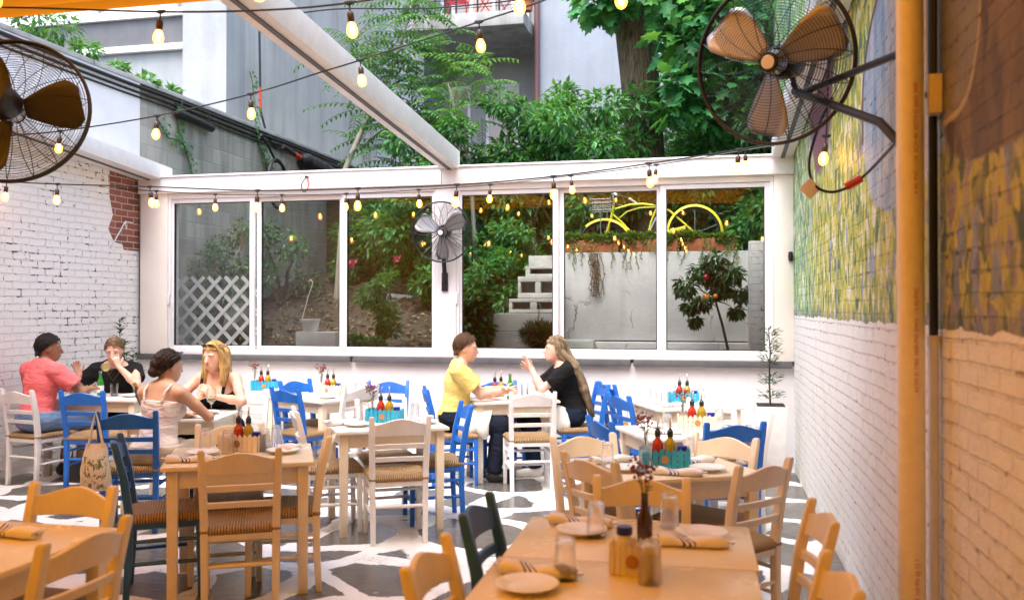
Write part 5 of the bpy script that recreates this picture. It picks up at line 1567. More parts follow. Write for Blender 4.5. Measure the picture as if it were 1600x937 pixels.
# ---------------------------------------------------------------- people: smooth-union bodies meshed with surface nets
class Field:
    def __init__(s, h=.008): s.h = h; s.ops = []
    def cone(s, a, b, ra, rb, k=.02, flat=False): s.ops.append(('c', np.array(a, float), np.array(b, float), ra, rb, k, flat)); return s
    def ell(s, c, r, rm=None, k=.02): s.ops.append(('e', np.array(c, float), np.array(r, float), None if rm is None else np.array(rm), k)); return s
    def cut(s, fn): s.ops.append(('x', fn)); return s          # keeps the points where fn <= 0
    def mesh(s, name, mat, parent, wrinkle=0, seed=0):
        lo = np.array([9.] * 3); hi = -lo
        for o in s.ops:
            if o[0] == 'c': r = max(o[3], o[4]); lo = np.minimum(lo, np.minimum(o[1], o[2]) - r); hi = np.maximum(hi, np.maximum(o[1], o[2]) + r)
            elif o[0] == 'e': r = o[2].max(); lo = np.minimum(lo, o[1] - r); hi = np.maximum(hi, o[1] + r)
        lo -= .03; hi += .03; h = s.h
        n = np.ceil((hi - lo) / h).astype(int) + 1
        F = np.full(n, 1.0, np.float32)
        ax = [lo[i] + h * np.arange(n[i]) for i in range(3)]
        for o in s.ops:
            if o[0] == 'x':
                X, Y, Z = np.meshgrid(*ax, indexing='ij'); F = np.maximum(F, o[1](X, Y, Z).astype(np.float32)); continue
            if o[0] == 'c':
                _, a, b, ra, rb, k, flat = o; r = max(ra, rb); l, u = np.minimum(a, b) - r, np.maximum(a, b) + r
            else:
                _, c, rr, rm, k = o; l, u = c - rr.max(), c + rr.max()
            m = k + .03
            i0 = np.clip(np.floor((l - m - lo) / h).astype(int), 0, n); i1 = np.clip(np.ceil((u + m - lo) / h).astype(int) + 1, 0, n)
            sl = tuple(slice(i0[i], i1[i]) for i in range(3))
            X, Y, Z = np.meshgrid(*[ax[i][sl[i]] for i in range(3)], indexing='ij')
            if o[0] == 'c':
                d = b - a; L2 = float(d @ d) + 1e-9
                t = ((X - a[0]) * d[0] + (Y - a[1]) * d[1] + (Z - a[2]) * d[2]) / L2
                tc = np.clip(t, 0, 1)
                D = np.sqrt((X - a[0] - tc * d[0]) ** 2 + (Y - a[1] - tc * d[1]) ** 2 + (Z - a[2] - tc * d[2]) ** 2) - (ra + (rb - ra) * tc)
                if flat: D = np.maximum(D, (t - 1) * math.sqrt(L2))
            else:
                P = np.stack([X - c[0], Y - c[1], Z - c[2]], -1)
                if rm is not None: P = P @ rm
                q = np.sqrt(((P / rr) ** 2).sum(-1)); g = np.sqrt(((P / rr ** 2) ** 2).sum(-1)) + 1e-6
                D = q * (q - 1) / g
            A = F[sl]
            if k > 0:
                hh = np.clip(.5 + .5 * (A - D) / k, 0, 1); F[sl] = A * (1 - hh) + D * hh - k * hh * (1 - hh)
            else: F[sl] = np.minimum(A, D)
        if wrinkle:
            X, Y, Z = np.meshgrid(*ax, indexing='ij')
            w = np.sin(X * 31 + Z * 47 + 3 * np.sin(Y * 13 + seed) + seed) * np.sin(Z * 23 - X * 19 + 2 * np.sin(X * 17 + seed)) 
            F = F + (wrinkle * w).astype(np.float32)
        V, Q = surface_nets(F, lo, h)
        me = bpy.data.meshes.new(name); me.from_pydata(V.tolist(), [], Q.tolist()); me.materials.append(mat)
        bm = bmesh.new(); bm.from_mesh(me); 
        bmesh.ops.smooth_vert(bm, verts=bm.verts, factor=.5, use_axis_x=True, use_axis_y=True, use_axis_z=True)
        bmesh.ops.recalc_face_normals(bm, faces=bm.faces); bm.to_mesh(me); bm.free()
        me.polygons.foreach_set('use_smooth', [True] * len(me.polygons)); me.update()
        ob = bpy.data.objects.new(name, me); COL.objects.link(ob); ob.parent = parent
        return ob
def surface_nets(F, lo, h):
    S = F < 0
    n = np.array(F.shape)
    c = n - 1
    cnt = np.zeros(c, np.int32); acc = np.zeros((*c, 3))
    def blk(A, o): return A[o[0]:o[0] + c[0], o[1]:o[1] + c[1], o[2]:o[2] + c[2]]
    for axis in range(3):
        for p in range(2):
            for q in range(2):
                o = [0, 0, 0]; oth = [i for i in range(3) if i != axis]; o[oth[0]] = p; o[oth[1]] = q
                o2 = list(o); o2[axis] = 1
                a, b = blk(F, o), blk(F, o2)
                m = (a < 0) != (b < 0)
                t = np.where(m, a / np.where(m, a - b, 1), 0)
                cnt += m
                for i in range(3): acc[..., i] += np.where(m, (t if i == axis else o[i]), 0)
    act = cnt > 0
    idx = -np.ones(c, np.int64); ids = np.argwhere(act); idx[act] = np.arange(len(ids))
    V = (ids + acc[act] / cnt[act][:, None]) * h + lo
    quads = []
    for axis in range(3):
        o1, o2 = [i for i in range(3) if i != axis]
        a = [slice(1, None)] * 3; a[axis] = slice(0, -1); a[o1] = slice(1, -1); a[o2] = slice(1, -1)
        b = list(a); b[axis] = slice(1, None)
        m = S[tuple(a)] != S[tuple(b)]
        e = np.argwhere(m); sg = S[tuple(a)][m]
        base = e.copy(); base[:, o1] += 1; base[:, o2] += 1
        def g(d1, d2):
            k = base.copy(); k[:, o1] += d1; k[:, o2] += d2; return idx[k[:, 0], k[:, 1], k[:, 2]]
        q = np.stack([g(-1, -1), g(0, -1), g(0, 0), g(-1, 0)], 1)
        quads.append(np.where(sg[:, None], q, q[:, ::-1]))
    return V, np.concatenate(quads)
def skinmat(name, col, blush):
    m = NT(name); o = m.obj()
    n = m.noise(o, 9, 4); c = m.mix(n, col, blush)
    return m.done(m.bsdf(c, .48, normal=m.bump(m.noise(o, 160, 2), .1, .001), Subsurface_Weight=.12, Subsurface_Radius=(.02, .008, .005)))
def hairmat(name, a, b, rough=.38):
    m = NT(name); o = m.obj()
    n = m.noise(m.mapping(o, (130, 130, 7)), 1.5, 3, .6); c = m.mix(m.ramp(n, [(.3, 0), (.7, 1)]), a, b)
    return m.done(m.bsdf(c, rough + .1, normal=m.bump(n, .7, .006), Specular_IOR_Level=.25))
def clothmat(name, col, var=.15):
    m = NT(name); o = m.obj()
    n = m.noise(o, 7, 4); c = m.mix(n, [x * (1 - var) for x in col], [min(1, x * (1 + var)) for x in col])
    wr = m.noise(m.mapping(o, (5, 5, 13)), 2.2, 3, .5, dist=.7)
    return m.done(m.bsdf(c, .9, Specular_IOR_Level=.12, normal=m.bump(m.math('ADD', wr, m.math('MULTIPLY', m.noise(o, 300, 2), .04)), .55, .03)))
def V3(*a): return Vector(a)
def person(label, loc, deg, skin, sc=1.0, lean=8, side=0, head=(0, 0, 0), arms=None, fem=False, knee=(.11, .43), feet=(.11, .36)):
    sc *= 1.02
    t = thing('person', label, 'person', loc, R(deg)); t.scale = (sc, sc, sc)
    P = {'root': t}
    pz = .565; Lr = R(lean); Sr = R(side)
    def U(p):
        x, y, z = p; z -= pz
        y, z = y * math.cos(Lr) + z * math.sin(Lr), z * math.cos(Lr) - y * math.sin(Lr)
        x, z = x * math.cos(Sr) + z * math.sin(Sr), z * math.cos(Sr) - x * math.sin(Sr)
        return V3(x, y, z + pz)
    sh = .165 if fem else .190
    P['U'] = U
    neck = U((0, -.012, 1.055))
    hc = neck + V3(.10 * math.sin(Sr), .038 + .08 * math.sin(Lr), .138)
    Rh = Euler((R(head[1]), R(head[2]), R(head[0]))).to_matrix()
    H = lambda p: hc + Rh @ Vector(p)
    P['H'] = H; P['Rh'] = Rh; P['hc'] = hc
    torso = []
    cw = .145 if fem else .168
    torso.append(('e', U((0, -.005, .575)), (.178 if fem else .172, .125, .115)))
    torso.append(('e', U((0, .0, .71)), (.128 if fem else .148, .108, .13)))
    torso.append(('e', U((0, -.005, .89)), (cw, .112, .165)))
    torso.append(('c', U((-sh + .035, -.015, 1.005)), U((sh - .035, -.015, 1.005)), .058, .058))
    torso.append(('c', U((-.05, -.018, 1.045)), U((.05, -.018, 1.045)), .052, .052))
    if fem:
        for s in (-1, 1): torso.append(('e', U((s * .068, .078, .885)), (.066, .062, .066)))
    P['torso'] = torso
    Tm = (Matrix.Rotation(-Lr, 3, 'X') )
    B = Field(.0075)
    def addt(F, grow=0, upto=None, k=.05):
        for o in torso[:upto]:
            if o[0] == 'e': F.ell(o[1], [q + grow for q in o[2]], Tm, k)
            else: F.cone(o[1], o[2], o[3] + grow, o[4] + grow, k)
    P['addt'] = addt
    addt(B)
    B.cone(neck + V3(0, -.01, -.02), hc + Rh @ V3(0, -.015, -.06), .056 if not fem else .049, .050 if not fem else .044, .03)
    # head
    RhA = np.array(Rh)
    B.ell(H((0, -.012, .022)), (.076, .096, .100), RhA, .02)
    B.ell(H((0, .018, -.03)), (.063, .076, .085), RhA, .03)
    B.ell(H((0, .050, -.080)), (.038, .036, .030), RhA, .03)
    B.cone(H((0, .090, .012)), H((0, .108, -.026)), .009, .0135, .012)
    B.ell(H((0, .086, -.058)), (.024, .014, .012), RhA, .012)
    for s in (-1, 1):
        B.ell(H((s * .078, -.008, -.005)), (.010, .021, .031), RhA, .008)
        B.ell(H((s * .034, .078, .026)), (.022, .012, .008), RhA, .015)
    # legs
    P['legs'] = []
    for s in (-1, 1):
        kx, ky = knee; fx_, fy_ = feet
        hip, kn, an = V3(s * .09, .0, .555), V3(s * kx, ky, .515), V3(s * fx_, fy_, .085)
        P['legs'].append((hip, kn, an))
        B.cone(hip, kn, .086, .058, .05); B.cone(kn, kn.lerp(an, .3), .056, .054, .03); B.cone(kn.lerp(an, .3), an, .054, .036, .03)
        B.cone(an + V3(0, -.02, -.04), an + V3(s * .015, .15, -.055), .036, .028, .03)
    # arms
    P['arms'] = []
    for s, a in zip((-1, 1), arms):
        S = U((s * sh, -.015, .995)); Wt = Vector(a['w']); pole = Vector(a['pole']).normalized()
        L1, L2 = (.275, .245) if fem else (.29, .255)
        d = Wt - S; D = min(d.length, L1 + L2 - .004); dn = d.normalized(); Wt = S + dn * D
        x = (L1 * L1 - L2 * L2 + D * D) / (2 * D); hh = math.sqrt(max(0, L1 * L1 - x * x))
        pn = (pole - dn * pole.dot(dn)).normalized(); E = S + dn * x + pn * hh
        g = .88 if fem else 1
        B.cone(S, S.lerp(E, .5), .056 * g, .047 * g, .03); B.cone(S.lerp(E, .5), E, .047 * g, .039 * g, .02)
        B.cone(E, E.lerp(Wt, .35), .040 * g, .041 * g, .02); B.cone(E.lerp(Wt, .35), Wt, .041 * g, .026 * g, .02)
        fd = Vector(a.get('d', Wt - E)).normalized(); nrm = Vector(a.get('n', (0, 0, -1)))
        nrm = (nrm - fd * nrm.dot(fd)).normalized(); lat = fd.cross(nrm)
        if lat.dot(V3(-s, 0, 0)) * 0 + (1 if s > 0 else -1) < 0: lat = -lat     # lat points to the thumb side
        cu = a.get('curl', .35); g2 = .9 if fem else 1
        for q in (-.024, -.008, .010, .025):
            B.cone(Wt + fd * .012 + lat * q * .55, Wt + fd * .088 * g2 + lat * q, .016, .0115, .01)
        for q, ln, sp in ((-.030, .060, -.10), (-.010, .076, -.03), (.011, .080, .03), (.031, .072, .10)):
            b0 = Wt + fd * .088 * g2 + lat * q; v = (fd + lat * sp * a.get('spread', 1)).normalized(); pts = [b0]
            for f, cc in ((.45, .5), (.30, 1.3), (.25, 2.0)):
                an_ = cu * cc; vv = v * math.cos(an_) + nrm * math.sin(an_)
                pts.append(pts[-1] + vv * ln * f * g2)
            for i in range(3): B.cone(pts[i], pts[i + 1], .0092 - .0008 * i, .0086 - .0010 * i, .005)
        tb0 = Wt + fd * .03 + lat * .022; tv = (fd * .65 + lat * .75 + nrm * .25).normalized(); t1 = tb0 + tv * .045; t2 = t1 + (fd * .9 + lat * .3 + nrm * (.2 + cu * .6)).normalized() * .035
        B.cone(tb0, t1, .013, .0105, .01); B.cone(t1, t2, .0105, .008, .005)
        P['arms'].append((S, E, Wt, fd, nrm, lat))
    B.mesh('body', skin, t)
    # face
    for s in (-1, 1):
        e = MB(); c = V3(s * .031, .0865, .006)
        e.lathe([(0, -.006), (.009, -.004), (.012, 0), (.009, .004), (0, .006)], 10, Matrix.Translation(H(c)) @ (Rh @ rot(0, 0, s * R(-14)) ).to_4x4() @ Matrix.Diagonal((1, .55, 1, 1)))
        eo = e.build('eye', M['eyewhite'], t, ang=90)
        MB().lathe([(0, -.0052), (.0045, -.003), (.0055, 0), (.0045, .003), (0, .0052)], 10, Matrix.Translation(H(c + V3(0, .0035, 0))) @ Rh.to_4x4()).build('iris', M['iris'], eo, ang=90)
        MB().tube([H(c + V3(s * -.016, .006, .018)), H(c + V3(0, .008, .023)), H(c + V3(s * .017, -.001, .018))], [.0018, .0026, .0012], 6).build('eyebrow', P.get('brow', M['brow']), t)
    MB().tube([H((-.022, .090, -.054)), H((-.010, .0985, -.051)), H((0, .099, -.0525)), (H((.010, .0985, -.051))), H((.022, .090, -.054))], [.002, .0052, .005, .0052, .002], 8).build('mouth', M['lips'], t)
    return P
M['eyewhite'] = plain('eye_white', (.62, .60, .58), .3); M['iris'] = plain('dark_iris', (.03, .02, .015), .2); M['brow'] = plain('brown_eyebrow', (.08, .045, .025), .8)
M['lips'] = plain('lips', (.48, .15, .13), .45)
M['skin_pale'] = skinmat('pale_skin', (.66, .40, .30), (.72, .45, .35))
M['skin_pink'] = skinmat('rosy_skin', (.62, .34, .24), (.70, .42, .31))
M['skin_tan'] = skinmat('tan_skin', (.50, .29, .19), (.58, .35, .24))
M['skin_brown'] = skinmat('brown_skin', (.24, .115, .065), (.30, .15, .085))
M['hair_black'] = hairmat('black_hair', (.006, .005, .005), (.022, .018, .016))
M['hair_dark'] = hairmat('dark_brown_hair', (.010, .006, .005), (.045, .022, .015))
M['hair_brown'] = hairmat('brown_hair', (.045, .022, .010), (.13, .07, .032))
M['hair_sandy'] = hairmat('sandy_hair', (.10, .058, .028), (.26, .16, .08))
M['hair_blonde'] = hairmat('blonde_hair', (.34, .19, .06), (.66, .45, .19))
M['hair_long'] = hairmat('long_ash_brown_hair', (.12, .085, .055), (.34, .25, .15))
def short_hair(P, mat, grow=.010, front=.045, back=-.075, top=.0, comb=(-.5, -.9), tuft=.042):
    F = Field(.006); H = P['H']; Rh = P['Rh']; hc = P['hc']; RhA = np.array(Rh)
    F.ell(H((0, -.014, .026 + top)), (.076 + grow, .096 + grow, .100 + grow), RhA, .01)
    F.ell(H((0, -.055, -.045)), (.064 + grow * .5, .052 + grow * .6, .065), RhA, .02)
    def loc(X, Y, Z):
        q = np.stack([X - hc.x, Y - hc.y, Z - hc.z], -1) @ RhA; return q[..., 0], q[..., 1], q[..., 2]
    def cutf(X, Y, Z):
        x, y, z = loc(X, Y, Z)
        face = (y - front) * .75 - (z - .036) * .66        # in front of and below the hairline
        ear = np.minimum(y + .012, .012 - z) - .0          # front of the ears, low
        low = back - z
        nap = (y + .052) - (z + .03)
        return np.maximum(np.maximum(face, low), np.maximum(nap, -1))
    F.cut(cutf); o = F.mesh('hair', mat, P['root'], .0030, 3)
    r = random.Random(17); mb = MB(); n = 0; ctr = Vector((0, -.014, .026 + top)); rad = Vector((.076 + grow, .096 + grow, .100 + grow))
    while n < 520:
        d = rv(r)
        if d.length < .3 or d.length > 1: continue
        d.normalize(); p = Vector((ctr.x + rad.x * d.x, ctr.y + rad.y * d.y, ctr.z + rad.z * d.z))
        w_ = hc + Rh @ p; c_ = float(cutf(np.array([w_.x]), np.array([w_.y]), np.array([w_.z]))[0])
        if c_ > -.002: continue
        nr = Vector((d.x / rad.x, d.y / rad.y, d.z / rad.z)).normalized(); cb = Vector((d.x * .5 + r.uniform(-.25, .25), comb[0] + r.uniform(-.25, .25), comb[1]))
        t = (cb - nr * cb.dot(nr)).normalized(); L = tuft * r.uniform(.6, 1.2)
        mb.tube([H(p - nr * .003), H(p + t * L * .5 + nr * .0035 * r.uniform(.3, 1.6)), H(p + t * L - nr * L * L * 3.0)], [.0042, .0036, .0007], 4); n += 1
    mb.build('hair_tufts', mat, P['root'], ang=90)
    return o
def strands(P, mat, path, n, seed, r0=.0042):
    """locks following a path of (point, half width, half depth)"""
    r = random.Random(seed); mb = MB(); U = P['U']
    for i in range(n):
        a = r.uniform(0, 6.28); q = r.uniform(.55, 1.08); ox, oy = math.cos(a) * q, math.sin(a) * q; ph = r.uniform(0, 6); e = r.uniform(.88, 1.06)
        pts = []
        for j, (p, wx, wy) in enumerate(path):
            pts.append(Vector(p) + Vector((ox * wx + .005 * math.sin(ph + j * 1.3), oy * wy + .004 * math.cos(ph + j), 0)))
        sm = smooth_path(pts, 4); k = int(len(sm) * min(1, e)); sm = sm[:max(4, k)]
        mb.tube(sm, [r0 * (1 - .75 * (j / len(sm)) ** 2) for j in range(len(sm))], 4)
    return mb.build('hair_locks', mat, P['root'], ang=90)
def head_sunglasses(P, tilt=.0):
    H = P['H']; Rh = P['Rh']; mb = MB()
    for s in (-1, 1):
        mb.lathe([(0, -.003), (.018, -.002), (.024, 0), (.018, .002), (0, .003)], 14, Matrix.Translation(H((s * .030, .070, .112))) @ (Rh @ rot(R(38), R(s * 12), 0)).to_4x4() @ Matrix.Diagonal((1.1, .85, 1, 1)))
        mb.tube([H((s * .055, .064, .110)), H((s * .082, .02, .085)), H((s * .086, -.03, .055))], .003, 5)
    mb.tube([H((-.010, .077, .112)), H((.010, .077, .112))], .003, 5)
    return mb.build('sunglasses', M['black'], P['root'])
def smooth_path(pts, n=6):
    pts = [Vector(p) for p in pts]; out = []
    for i in range(len(pts) - 1):
        p0 = pts[max(0, i - 1)]; p1 = pts[i]; p2 = pts[i + 1]; p3 = pts[min(len(pts) - 1, i + 2)]
        for k in range(n):
            t = k / n
            out.append(.5 * ((2 * p1) + (p2 - p0) * t + (2 * p0 - 5 * p1 + 4 * p2 - p3) * t * t + (3 * p1 - p0 - 3 * p2 + p3) * t ** 3))
    return out + [pts[-1]]
def tee(P, mat, grow=.013, sleeve=.62, hem=.60, collar=.0, flare=.012, name='shirt'):
    F = Field(.0085); P['addt'](F, grow)
    for (S, E, W, *_r) in P['arms']:
        F.cone(S, S.lerp(E, sleeve), .060 + grow, .056 + grow + flare, .03, True)
    hc, U = P['hc'], P['U']
    n0 = U((0, .0, 1.068 + collar)); up = (U((0, 0, 1.1)) - U((0, 0, 1.0))).normalized(); fwd = (U((0, .1, 1.0)) - U((0, 0, 1.0))).normalized()
    nn = (up + fwd * .55).normalized(); h0 = U((0, 0, hem)).z - .0
    F.cut(lambda X, Y, Z: np.maximum((X - n0.x) * nn.x + (Y - n0.y) * nn.y + (Z - n0.z) * nn.z, h0 - Z))
    return F.mesh(name, mat, P['root'], .0030, 5)
def trousers(P, mat, grow=.014, to=1.0, name='trousers', waist=.64):
    F = Field(.009); P['addt'](F, grow, 2)
    for hip, kn, an in P['legs']:
        F.cone(hip, kn, .086 + grow, .062 + grow, .05)
        if to > 0: F.cone(kn, kn.lerp(an, to), .062 + grow, .048 + grow, .03, True)
    w0 = P['U']((0, 0, waist)).z
    F.cut(lambda X, Y, Z: Z - w0)
    return F.mesh(name, mat, P['root'], .0025, 2)
def shoes(P, mat):
    for (hip, kn, an), s in zip(P['legs'], (-1, 1)):
        F = Field(.008); F.cone(an + V3(0, -.025, -.035), an + V3(s * .015, .16, -.048), .046, .036, .03); F.cone(an + V3(0, 0, -.03), an + V3(0, 0, .0), .045, .045, .03)
        F.cut(lambda X, Y, Z: .004 - Z); F.mesh('shoe', mat, P['root'])

# --- man in the pink polo, back to the viewer
a_rel = dict
P = person('man in a pink polo shirt seen from behind, sitting on a white chair', (-6.10, 7.10, 0), -14, M['skin_brown'], 1.02, 10, 0, (-38, -4, 0),
           [dict(w=(-.10, .36, .80), pole=(-1, -.2, -.4), d=(.6, .8, -.1), n=(0, 0, -1)), dict(w=(.17, .40, .80), pole=(1, -.3, -.5), d=(-.3, .9, .2), n=(-.5, 0, -.8))])
tee(P, clothmat('pink_polo_cloth', (.72, .16, .17)), .016, .68, .50, .012, .014, 'polo_shirt')
trousers(P, clothmat('denim_shorts_cloth', (.18, .28, .46)), .018, 0, 'shorts'); shoes(P, M['black']); short_hair(P, M['hair_black'], .010, .05, -.085)
# --- man in the black t-shirt behind the table
P = person('bearded looking man in black shirt drinking from a wine glass', (-6.02, 8.16, 0), 205, M['skin_pink'], .98, 16, 0, (0, -14, 0),
           [dict(w=(-.07, .30, 1.02), pole=(-1, .1, -.9), d=(.35, -.1, .9), n=(.3, -.9, 0), curl=.7), dict(w=(.30, .30, .95), pole=(1, .2, -.9), d=(.25, .2, .9), n=(-.2, .9, .1), curl=.5)])
P['root']['label'] = 'person with sandy hair in a black shirt drinking from a wine glass'
# arms listed left then right in the figure's own frame
tee(P, clothmat('black_tshirt_cloth', (.012, .012, .013)), .015, .60, .52, 0, .014, 't_shirt'); trousers(P, clothmat('dark_denim_cloth', (.03, .035, .05)), .014, 1.0); shoes(P, M['black']); short_hair(P, M['hair_sandy'], .013, .042, -.10)
MB().tube([P['U']((.07, .02, 1.06)), P['U']((.05, .11, 1.0)), P['U']((0, .145, .93)), P['U']((-.05, .11, 1.0)), P['U']((-.07, .02, 1.06))], .0022, 5).build('necklace', plain('gold_chain', (.5, .34, .10), .3, 1), P['root'])
root = P['root']; bpy.context.view_layer.update(); wpt = root.matrix_world @ (P['H']((-.0, .145, -.055)))
g = inst('wine_glass', mk_wineglass, wpt, 0, 'wine glass raised to the mouth of the sandy haired person', 'wine glasses')
g.rotation_euler = Euler((R(-78), 0, R(205))); g.location = root.matrix_world @ (P['H']((-.01, .31, -.10)))
# --- dark haired woman, back to the viewer
M['camisole'] = clothmat('cream_camisole_cloth', (.74, .66, .62), .08)
P = person('woman with dark bun and white camisole seen from behind on a blue chair', (-4.00, 5.86, 0), -2, M['skin_tan'], .97, 12, 0, (-28, -6, 0),
           [dict(w=(-.05, .40, .80), pole=(-1, -.1, -.6), d=(.7, .7, 0), n=(0, 0, -1)), dict(w=(.14, .42, .80), pole=(1, -.35, -.5), d=(-.4, .9, .1), n=(0, 0, -1))], True)
F = Field(.0085); P['addt'](F, .011); U = P['U']; h0 = U((0, 0, .50)).z; n0 = U((0, -.1, .935)); up = (U((0, 0, 1.1)) - U((0, 0, 1.0))).normalized()
F.cut(lambda X, Y, Z: np.maximum((X - n0.x) * up.x + (Y - n0.y) * up.y + (Z - n0.z) * up.z, h0 - Z)); F.mesh('camisole', M['camisole'], P['root'], .003, 1)
for s in (-1, 1): MB().tube([U((s * .075, -.118, .92)), U((s * .09, -.115, 1.0)), U((s * .10, -.055, 1.062)), U((s * .10, .03, 1.05)), U((s * .085, .10, .95))], .009, 6).build('strap', M['camisole'], P['root'])
trousers(P, clothmat('beige_skirt_cloth', (.50, .44, .35)), .022, .35, 'shorts', .62); shoes(P, M['paper'])
short_hair(P, M['hair_dark'], .011, .05, -.085)
F = Field(.007); H = P['H']; F.ell(H((0, -.115, -.045)), (.040, .036, .040), None, .01); F.ell(H((0, -.100, .01)), (.05, .04, .06), None, .02); F.mesh('hair_bun', M['hair_dark'], P['root'], .004, 7)
head_sunglasses(P)
# --- blonde woman facing the viewer
P = person('blonde woman in a black tank top with sunglasses on her head', (-4.20, 7.10, 0), 183, M['skin_pink'], .99, 14, 0, (-16, -6, 4),
           [dict(w=(-.06, .34, .87), pole=(-1, .1, -.5), d=(.55, .2, .55), n=(.7, -.5, -.4), curl=.45), dict(w=(.10, .33, .83), pole=(1, .1, -.5), d=(-.75, .1, .45), n=(-.2, -.6, -.5), curl=.35)], True)
P['root'].rotation_euler.z = R(188)
M['blackcloth'] = clothmat('black_jersey_cloth', (.010, .010, .011))
F = Field(.0085); P['addt'](F, .011); U = P['U']; h0 = U((0, 0, .50)).z; n0 = U((0, .1, .905)); up = (U((0, 0, 1.1)) - U((0, 0, 1.0))).normalized()
F.cut(lambda X, Y, Z: np.maximum((X - n0.x) * up.x + (Y - n0.y) * up.y + (Z - n0.z) * up.z, h0 - Z)); F.mesh('tank_top', M['blackcloth'], P['root'], .002, 1)
for s in (-1, 1): MB().tube([U((s * .085, .128, .87)), U((s * .098, .112, .95)), U((s * .108, .03, 1.052)), U((s * .105, -.06, 1.055)), U((s * .085, -.12, .95))], .014, 8).build('strap', M['blackcloth'], P['root'])
trousers(P, M['blackcloth'], .014, .6); shoes(P, M['black'])
short_hair(P, M['hair_blonde'], .011, .048, -.09); F = Field(.007); H = P['H']
for s in (-1, 1):
    F.cone(H((s * .070, .005, .05)), H((s * .086, .0, -.09)), .024, .030, .02); F.cone(H((s * .086, .0, -.09)), H((s * .095, .035, -.22 if s < 0 else -.26)), .030, .016, .02)
    F.cone(H((s * .05, -.07, .03)), H((s * .07, -.06, -.22)), .05, .035, .03)
F.cone(H((0, -.09, .03)), H((0, -.08, -.24)), .05, .03, .03); F.mesh('long_hair', M['hair_blonde'], P['root'], .004, 4)
for s in (-1, 1):
    strands(P, M['hair_blonde'], [(H((s * .030, .03, .115)), .02, .03), (H((s * .072, .01, .06)), .018, .03), (H((s * .088, .0, -.07)), .030, .036), (H((s * .098, .03, -.17)), .026, .026), (H((s * .095, .045, -.25)), .014, .014)], 60, 31 + s)
strands(P, M['hair_blonde'], [(H((0, -.02, .125)), .05, .03), (H((0, -.095, .06)), .075, .03), (H((0, -.10, -.1)), .075, .03), (H((0, -.085, -.24)), .05, .02)], 70, 35)
head_sunglasses(P)
MB().tube([U((.075, .02, 1.06)), U((.055, .10, 1.0)), U((0, .128, .95)), U((-.055, .10, 1.0)), U((-.075, .02, 1.06))], .0018, 5).build('necklace', bpy.data.materials['gold_chain'], P['root'])
# --- man in the yellow t-shirt, in profile
P = person('man in a yellow shirt with short brown hair reaching for a beer bottle', (-2.36, 8.06, 0), -74, M['skin_pink'], 1.02, 9, 0, (-6, -5, 0),
           [dict(w=(.02, .44, .83), pole=(-.5, -.3, -.8), d=(.5, .8, -.05), n=(.4, 0, -.9)), dict(w=(.0, .45, .80), pole=(.7, -.6, -.6), d=(.0, 1, .12), n=(-.9, 0, -.2), curl=.75)])
tee(P, clothmat('yellow_tshirt_cloth', (.78, .62, .20)), .018, .66, .50, .0, .016, 't_shirt'); trousers(P, clothmat('dark_navy_cloth', (.012, .016, .030)), .016); shoes(P, M['black']); short_hair(P, M['hair_brown'], .011, .045, -.075)
nk = thing('lap_napkin', 'white striped napkin over the lap of the yellow shirt man', 'napkin', (0, 0, 0)); bpy.context.view_layer.update()
def drape(root, P, sg):
    mw = P['root'].matrix_world; vs = []; fs = []; prof = [(.01, .662), (.08, .668), (.15, .645), (.195, .59), (.212, .52), (.22, .43)]; n = 10
    for i in range(n + 1):
        for j, (x, z) in enumerate(prof):
            y = .06 + .27 * i / n
            vs.append(mw @ Vector((sg * (x + .010 * math.sin(i * 1.7) * j / 5), y + .02 * math.sin(j), z + .006 * math.sin(i * 1.3) - .03 * (j == 5) * math.sin(i * .9))))
    k = len(prof)
    for i in range(n):
        for j in range(k - 1): q = i * k + j; fs.append((q, q + 1, q + k + 1, q + k))
    ob = MB().add(vs, fs).build('cloth', M['napkin'], root, ang=80); md = ob.modifiers.new('thick', 'SOLIDIFY'); md.thickness = .004
drape(nk, P, 1)
# --- woman in black with very long hair, in profile
P = person('woman in a black top with very long light brown hair gesturing with both hands', (-1.33, 8.63, 0), 108, M['skin_pale'], 1.0, 13, 0, (4, 3, 0),
           [dict(w=(-.07, .40, 1.02), pole=(-.5, .1, -1), d=(.25, .45, .9), n=(-.2, .9, -.4), curl=.22, spread=2.4), dict(w=(.04, .36, .99), pole=(.6, .1, -1), d=(-.1, .85, .5), n=(-.9, .2, .2), curl=.25, spread=2.2)], True)
tee(P, M['blackcloth'], .022, .72, .50, .0, .035, 'black_top'); trousers(P, clothmat('navy_trousers_cloth', (.010, .016, .035)), .016); shoes(P, M['paper'])
short_hair(P, M['hair_long'], .012, .040, -.06); F = Field(.0075); H = P['H']; U = P['U']
F.cone(H((0, -.055, .03)), U((0, -.125, 1.0)), .066, .056, .04)
for q, xx in ((-1, .04), (1, .04), (0, 0)): F.cone(U((q * xx, -.125, 1.0)), U((q * xx, -.165, .78)), .052, .044, .03); F.cone(U((q * xx, -.165, .78)), U((q * xx * .7, -.19, .54)), .044, .020, .03)
for s in (-1, 1): F.cone(H((s * .060, -.04, .0)), U((s * .07, -.12, 1.02)), .034, .04, .03)
F.mesh('long_hair', M['hair_long'], P['root'], .003, 9)
strands(P, M['hair_long'], [(H((0, .02, .128)), .045, .03), (H((0, -.065, .09)), .07, .03), (H((0, -.105, -.03)), .078, .03), (U((0, -.135, .98)), .088, .045), (U((0, -.175, .78)), .08, .042), (U((0, -.195, .50)), .05, .022)], 190, 41)
for s in (-1, 1): strands(P, M['hair_long'], [(H((s * .03, .03, .122)), .02, .03), (H((s * .078, -.005, .05)), .012, .03), (H((s * .075, -.045, -.06)), .02, .028), (U((s * .08, -.10, 1.0)), .03, .03), (U((s * .07, -.15, .80)), .03, .03)], 40, 43 + s)
